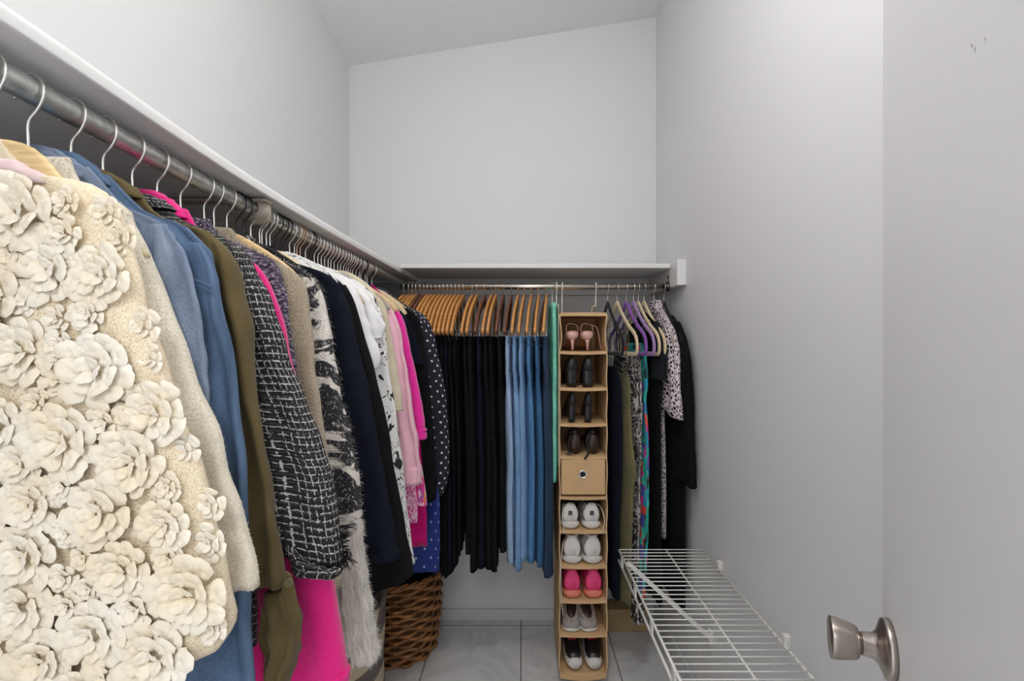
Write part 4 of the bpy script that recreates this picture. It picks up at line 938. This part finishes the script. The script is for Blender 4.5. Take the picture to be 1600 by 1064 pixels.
b5 = [(.04,1.465),(.10,1.43),(.155,1.375),(.165,1.30),(.16,1.1),(.165,.7),(.175,.33)]
L, R_ = flat(b5); hang('black_dress', 'black dress with short loose sleeve, left of the leopard print dress', 'dress', .515, .16, [('body', M['black'], L, R_, .024, .004, 3, 5, .4), ('sleeve', M['black_shirt'], [(.10,1.43),(.10,1.35),(.085,1.195)], [(.13,1.42),(.188,1.33),(.20,1.20)], .034, .003, 2, 6, .4), ('sleeve', M['black_shirt'], [(-.13,1.42),(-.188,1.33),(-.20,1.20)], [(-.10,1.43),(-.10,1.35),(-.09,1.2)], .034, .003, 2, 6, .4)])
b6 = [(.03,1.50),(.07,1.475),(.13,1.435),(.165,1.38),(.165,1.28),(.10,1.1),(.10,.8),(.10,.56)]
L, R_ = flat(b6); hang('leopard_dress', 'pale leopard print dress with flared sleeve', 'dress', .562, .10, [('body', M['leopard'], L, R_, .024, .004, 3, 7, .4), ('sleeve', M['leopard'], [(.10,1.44),(.11,1.33),(.12,1.22),(.07,1.09)], [(.14,1.43),(.205,1.33),(.225,1.20),(.25,1.055)], .034, .005, 2, 8, .4), ('sleeve', M['leopard'], [(-.14,1.43),(-.205,1.33),(-.225,1.20),(-.25,1.055)], [(-.10,1.44),(-.11,1.33),(-.12,1.22),(-.07,1.09)], .034, .005, 2, 8, .4), ('collar', M['leopard'], [(-.045,1.515),(-.06,1.47)], [(.045,1.515),(.075,1.46)], .028, .002, 2, 8, .9)])
b7 = [(.06,1.455),(.10,1.44),(.15,1.39),(.175,1.33),(.18,1.1),(.19,.7),(.20,.33)]
L, R_ = flat(b7); hang('black_dress', 'long black long-sleeved dress hanging against the right wall', 'dress', .606, .05, [('body', M['black'], L, R_, .026, .005, 3, 9, .4), ('sleeve', M['black'], [(.10,1.43),(.13,1.33),(.15,1.1),(.16,.83)], [(.15,1.42),(.215,1.32),(.26,1.15),(.29,.815)], .036, .004, 2, 10, .4), ('sleeve', M['black'], [(-.15,1.42),(-.215,1.32),(-.26,1.15),(-.29,.83)], [(-.10,1.43),(-.13,1.33),(-.15,1.1),(-.16,.83)], .036, .004, 2, 10, .4)])
# ------------------------------------------------------------------ white wire shelf on the right wall
WZ = .612; WX0, WX1 = .347, .640; WY0, WY1 = .80, 1.737
o = (WX1, WY0, WZ); ws = thing('wire_shelf', 'white vinyl coated wire shelf mounted low on the right wall', 'shelf', (XR, 1.27, WZ)); oo = tuple(ws.location)
n = int((WY1-WY0)/.0256)
for k in range(n+1):
    y = WY1-k*.0256
    MB().wire([(WX0, y, WZ+.001), ((WX0+WX1)/2, y, WZ+.001), (WX1, y, WZ+.001)], .0017, 6).build('deck_wire', M['whitewire'], ws, oo)
for x, z, r_ in ((WX0, WZ-.003, .0036), (.513, WZ-.003, .0030), (WX1, WZ-.003, .0030), (WX0-.002, WZ-.038, .0036)):
    MB().wire([(x, WY0, z), (x, WY1+.004, z)], r_, 10).build('long_rod', M['whitewire'], ws, oo)
for k in range(5):
    y = WY1-.055-k*.19
    MB().box((WX0-.004, y-.011, WZ-.038), (WX0+.0005, y+.011, WZ-.003)).build('lip_tie', M['whitewire'], ws, oo, bevel=.001)
for y0 in (1.655, 1.0):
    MB().wire([(WX0+.010, y0-.005, WZ-.006), (WX1+.006, y0+.03, .335)], .008, 4, rz=.3).build('support_brace', M['whitewire'], ws, oo, smooth=False)
    MB().box((WX1+.002, y0+.018, .315), (XR-.0005, y0+.042, .36)).build('brace_foot', M['whitewire'], ws, oo, bevel=.001)
for y0 in (1.60, 1.2, .86):
    MB().box((WX1-.002, y0-.008, WZ-.008), (XR-.0005, y0+.008, WZ+.022)).build('wall_clip', M['whitewire'], ws, oo, bevel=.002)
# ------------------------------------------------------------------ baskets and boxes on the floor
bc = (-.535, 2.175); br0, br1, bh = .150, .183, .345
bk = thing('wicker_basket', 'round brown wicker basket on the floor below the hanging clothes', 'basket', (bc[0], bc[1], 0)); ob_ = (bc[0], bc[1], 0)
rad = lambda z: br0+(br1-br0)*min(1, (z/bh)**.6)
wv = MB(); nst = 22; rowsw = 16
for i in range(rowsw):
    z = .008+(bh-.016)*i/(rowsw-1); pts = []
    for k in range(nst*6+1):
        a = 2*PI*k/(nst*6); rr_ = rad(z)+.0085*math.cos(a*nst/2+(PI if i % 2 else 0)); pts.append((bc[0]+rr_*math.cos(a), bc[1]+rr_*math.sin(a), z+.0015*math.sin(a*5+i)))
    wv.wire(pts, .0080, 8, cap=False, rz=.75)
wo = wv.build('weave', M['wicker'], bk, ob_)
sk = MB()
for k in range(nst):
    a = 2*PI*(k+.5)/nst; sk.wire([(bc[0]+rad(z)*math.cos(a), bc[1]+rad(z)*math.sin(a), z) for z in [.002+(bh-.004)*q/8 for q in range(9)]], .0035, 6)
sk.build('stakes', M['wicker_stake'], bk, ob_)
rm = MB()
for ph in (0, PI):
    rm.wire([(bc[0]+(rad(bh)+.006*math.cos(14*2*PI*k/120+ph))*math.cos(2*PI*k/120), bc[1]+(rad(bh)+.006*math.cos(14*2*PI*k/120+ph))*math.sin(2*PI*k/120), bh+.004+.006*math.sin(14*2*PI*k/120+ph)) for k in range(121)], .0065, 8, cap=False)
rm.build('rim', M['wicker'], bk, ob_)
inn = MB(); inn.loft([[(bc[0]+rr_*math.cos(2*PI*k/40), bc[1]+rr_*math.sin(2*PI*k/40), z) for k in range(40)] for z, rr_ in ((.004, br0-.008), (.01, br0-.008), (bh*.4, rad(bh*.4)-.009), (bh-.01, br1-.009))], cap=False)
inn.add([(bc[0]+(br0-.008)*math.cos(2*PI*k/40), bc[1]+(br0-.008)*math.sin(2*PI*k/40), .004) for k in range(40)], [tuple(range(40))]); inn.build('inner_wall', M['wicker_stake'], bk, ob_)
lm_ = MB(); g = 26; vs = []; fs = []
for i in range(g):
    for j in range(g):
        a = 2*PI*j/(g-1); q = i/(g-1)*.160; x, y = q*math.cos(a), q*math.sin(a)
        vs.append((bc[0]+x, bc[1]+y, .330+.045*(1-(q/.160)**2)+.018*noise.noise((x*14, y*14, 2))))
for i in range(g-1):
    for j in range(g-1): fs.append((i*g+j, i*g+j+1, (i+1)*g+j+1, (i+1)*g+j))
lm_.add(vs, fs); lm_.build('x', M['black'], None, (bc[0], bc[1], .3)); lo = bpy.data.objects['x']; lo.name = 'folded_cloth'
md = lo.modifiers.new('s', 'SOLIDIFY'); md.thickness = .02
tag(lo, 'dark crumpled cloth heaped inside the wicker basket', 'cloth')
sc_ = (-.645, 1.70); sr_, sh_ = .165, .43
sb = thing('striped_basket', 'tan and grey striped soft basket in front of the wicker basket', 'basket', (sc_[0], sc_[1], 0)); o = (sc_[0], sc_[1], 0)
m = MB(); vs = []; fs = []; uv = []; nn_ = 48; rw = 22
for i in range(rw):
    z = .002+sh_*i/(rw-1)
    for k in range(nn_):
        a = 2*PI*k/nn_; rr_ = sr_*(.92+.08*min(1, z/.1))+.004*noise.noise((math.cos(a)*2, math.sin(a)*2, z*6)); vs.append((sc_[0]+rr_*math.cos(a), sc_[1]+rr_*math.sin(a), z+.012*math.cos(a)*(i/rw)))
for i in range(rw-1):
    for k in range(nn_):
        k2_ = (k+1) % nn_; fs.append((i*nn_+k, i*nn_+k2_, (i+1)*nn_+k2_, (i+1)*nn_+k)); f0 = sh_*i/(rw-1); f1 = sh_*(i+1)/(rw-1)
        s0 = .05*math.cos(2*PI*k/nn_+1.2); s1_ = .05*math.cos(2*PI*(k+1)/nn_+1.2)
        uv.append([(0,f0+s0),(.01,f0+s1_),(.01,f1+s1_),(0,f1+s0)])
fs.append(tuple(range(nn_))); uv.append([(0,0)]*nn_)
m.add(vs, fs, uv); m.build('basket_body', M['stripes'], sb, o, solid=.006)
hp = []
for k in range(15):
    a = PI*k/14; hp.append((sc_[0]+(sr_+.006)*math.cos(.35-.55*math.cos(a)), sc_[1]+(sr_+.006)*math.sin(.35-.55*math.cos(a)), sh_-.03+.075*math.sin(a)))
MB().wire(hp, .010, 8, rz=.4).build('handle', plain('grey_webbing', (.13,.11,.10), .9, 0, 300, .3), sb, o)
bx = thing('storage_box', 'low tan box on the floor against the back wall under the dresses', 'box', (.50, 2.33, 0)); o = (.50, 2.33, 0)
MB().box((.375, 2.285, .001), (.585, 2.368, .085)).build('box_base', M['cardboard'], bx, o, bevel=.003)
MB().box((.372, 2.282, .074), (.588, 2.371, .104)).build('box_lid', M['cardboard'], bx, o, bevel=.003)
# dress hem tip in black and white under the jumpsuit
MB_ = MB(); 
cloth_mb([(.06,.33),(.07,.28),(.08,.245)], [(.15,.33),(.155,.28),(.135,.235)], back_map(.440, .18), .03, 14, 20, .005, 2, 4, .8, .01, mb=MB_); MB_.build('hem_knot', M['bw_leaf'], td, (.440, RY2, RZ2-.1))
# ------------------------------------------------------------------ light and camera
ld = bpy.data.lights.new('ceiling_bulb', 'POINT'); ld.energy = 17.5; ld.shadow_soft_size = .09; ld.color = (1,.985,.96)
lo_ = bpy.data.objects.new('ceiling_bulb', ld); C.objects.link(lo_); lo_.location = (lx, ly, lz-.24)
hl = bpy.data.lights.new('added_fill', 'AREA'); hl.energy = 9.5; hl.size = .45; hl.color = (1,.985,.96)  # added unseen fill light behind the camera, lifts floor and lower walls
ho_ = bpy.data.objects.new('added_fill', hl); C.objects.link(ho_); ho_.location = (-.1, -1.05, 2.35); ho_.rotation_euler = (math.radians(48), 0, 0)
w = bpy.data.worlds.new('world'); bpy.context.scene.world = w; w.use_nodes = True
w.node_tree.nodes['Background'].inputs[0].default_value = (.97,.98,1,1); w.node_tree.nodes['Background'].inputs[1].default_value = 1.5
cd = bpy.data.cameras.new('camera'); cam = bpy.data.objects.new('camera', cd); C.objects.link(cam)
cam.location = (0, 0, H); cam.rotation_euler = (PI/2, 0, 0)
cd.sensor_width = 36; cd.lens = F/1600*36; cd.shift_x = -(CX-800)/1600; cd.clip_start = .02
sc = bpy.context.scene; sc.camera = cam
sc.view_settings.view_transform = 'Standard'; sc.view_settings.look = 'None'; sc.view_settings.gamma = 1; sc.view_settings.use_curve_mapping = False
sc.view_settings.exposure = 0.0
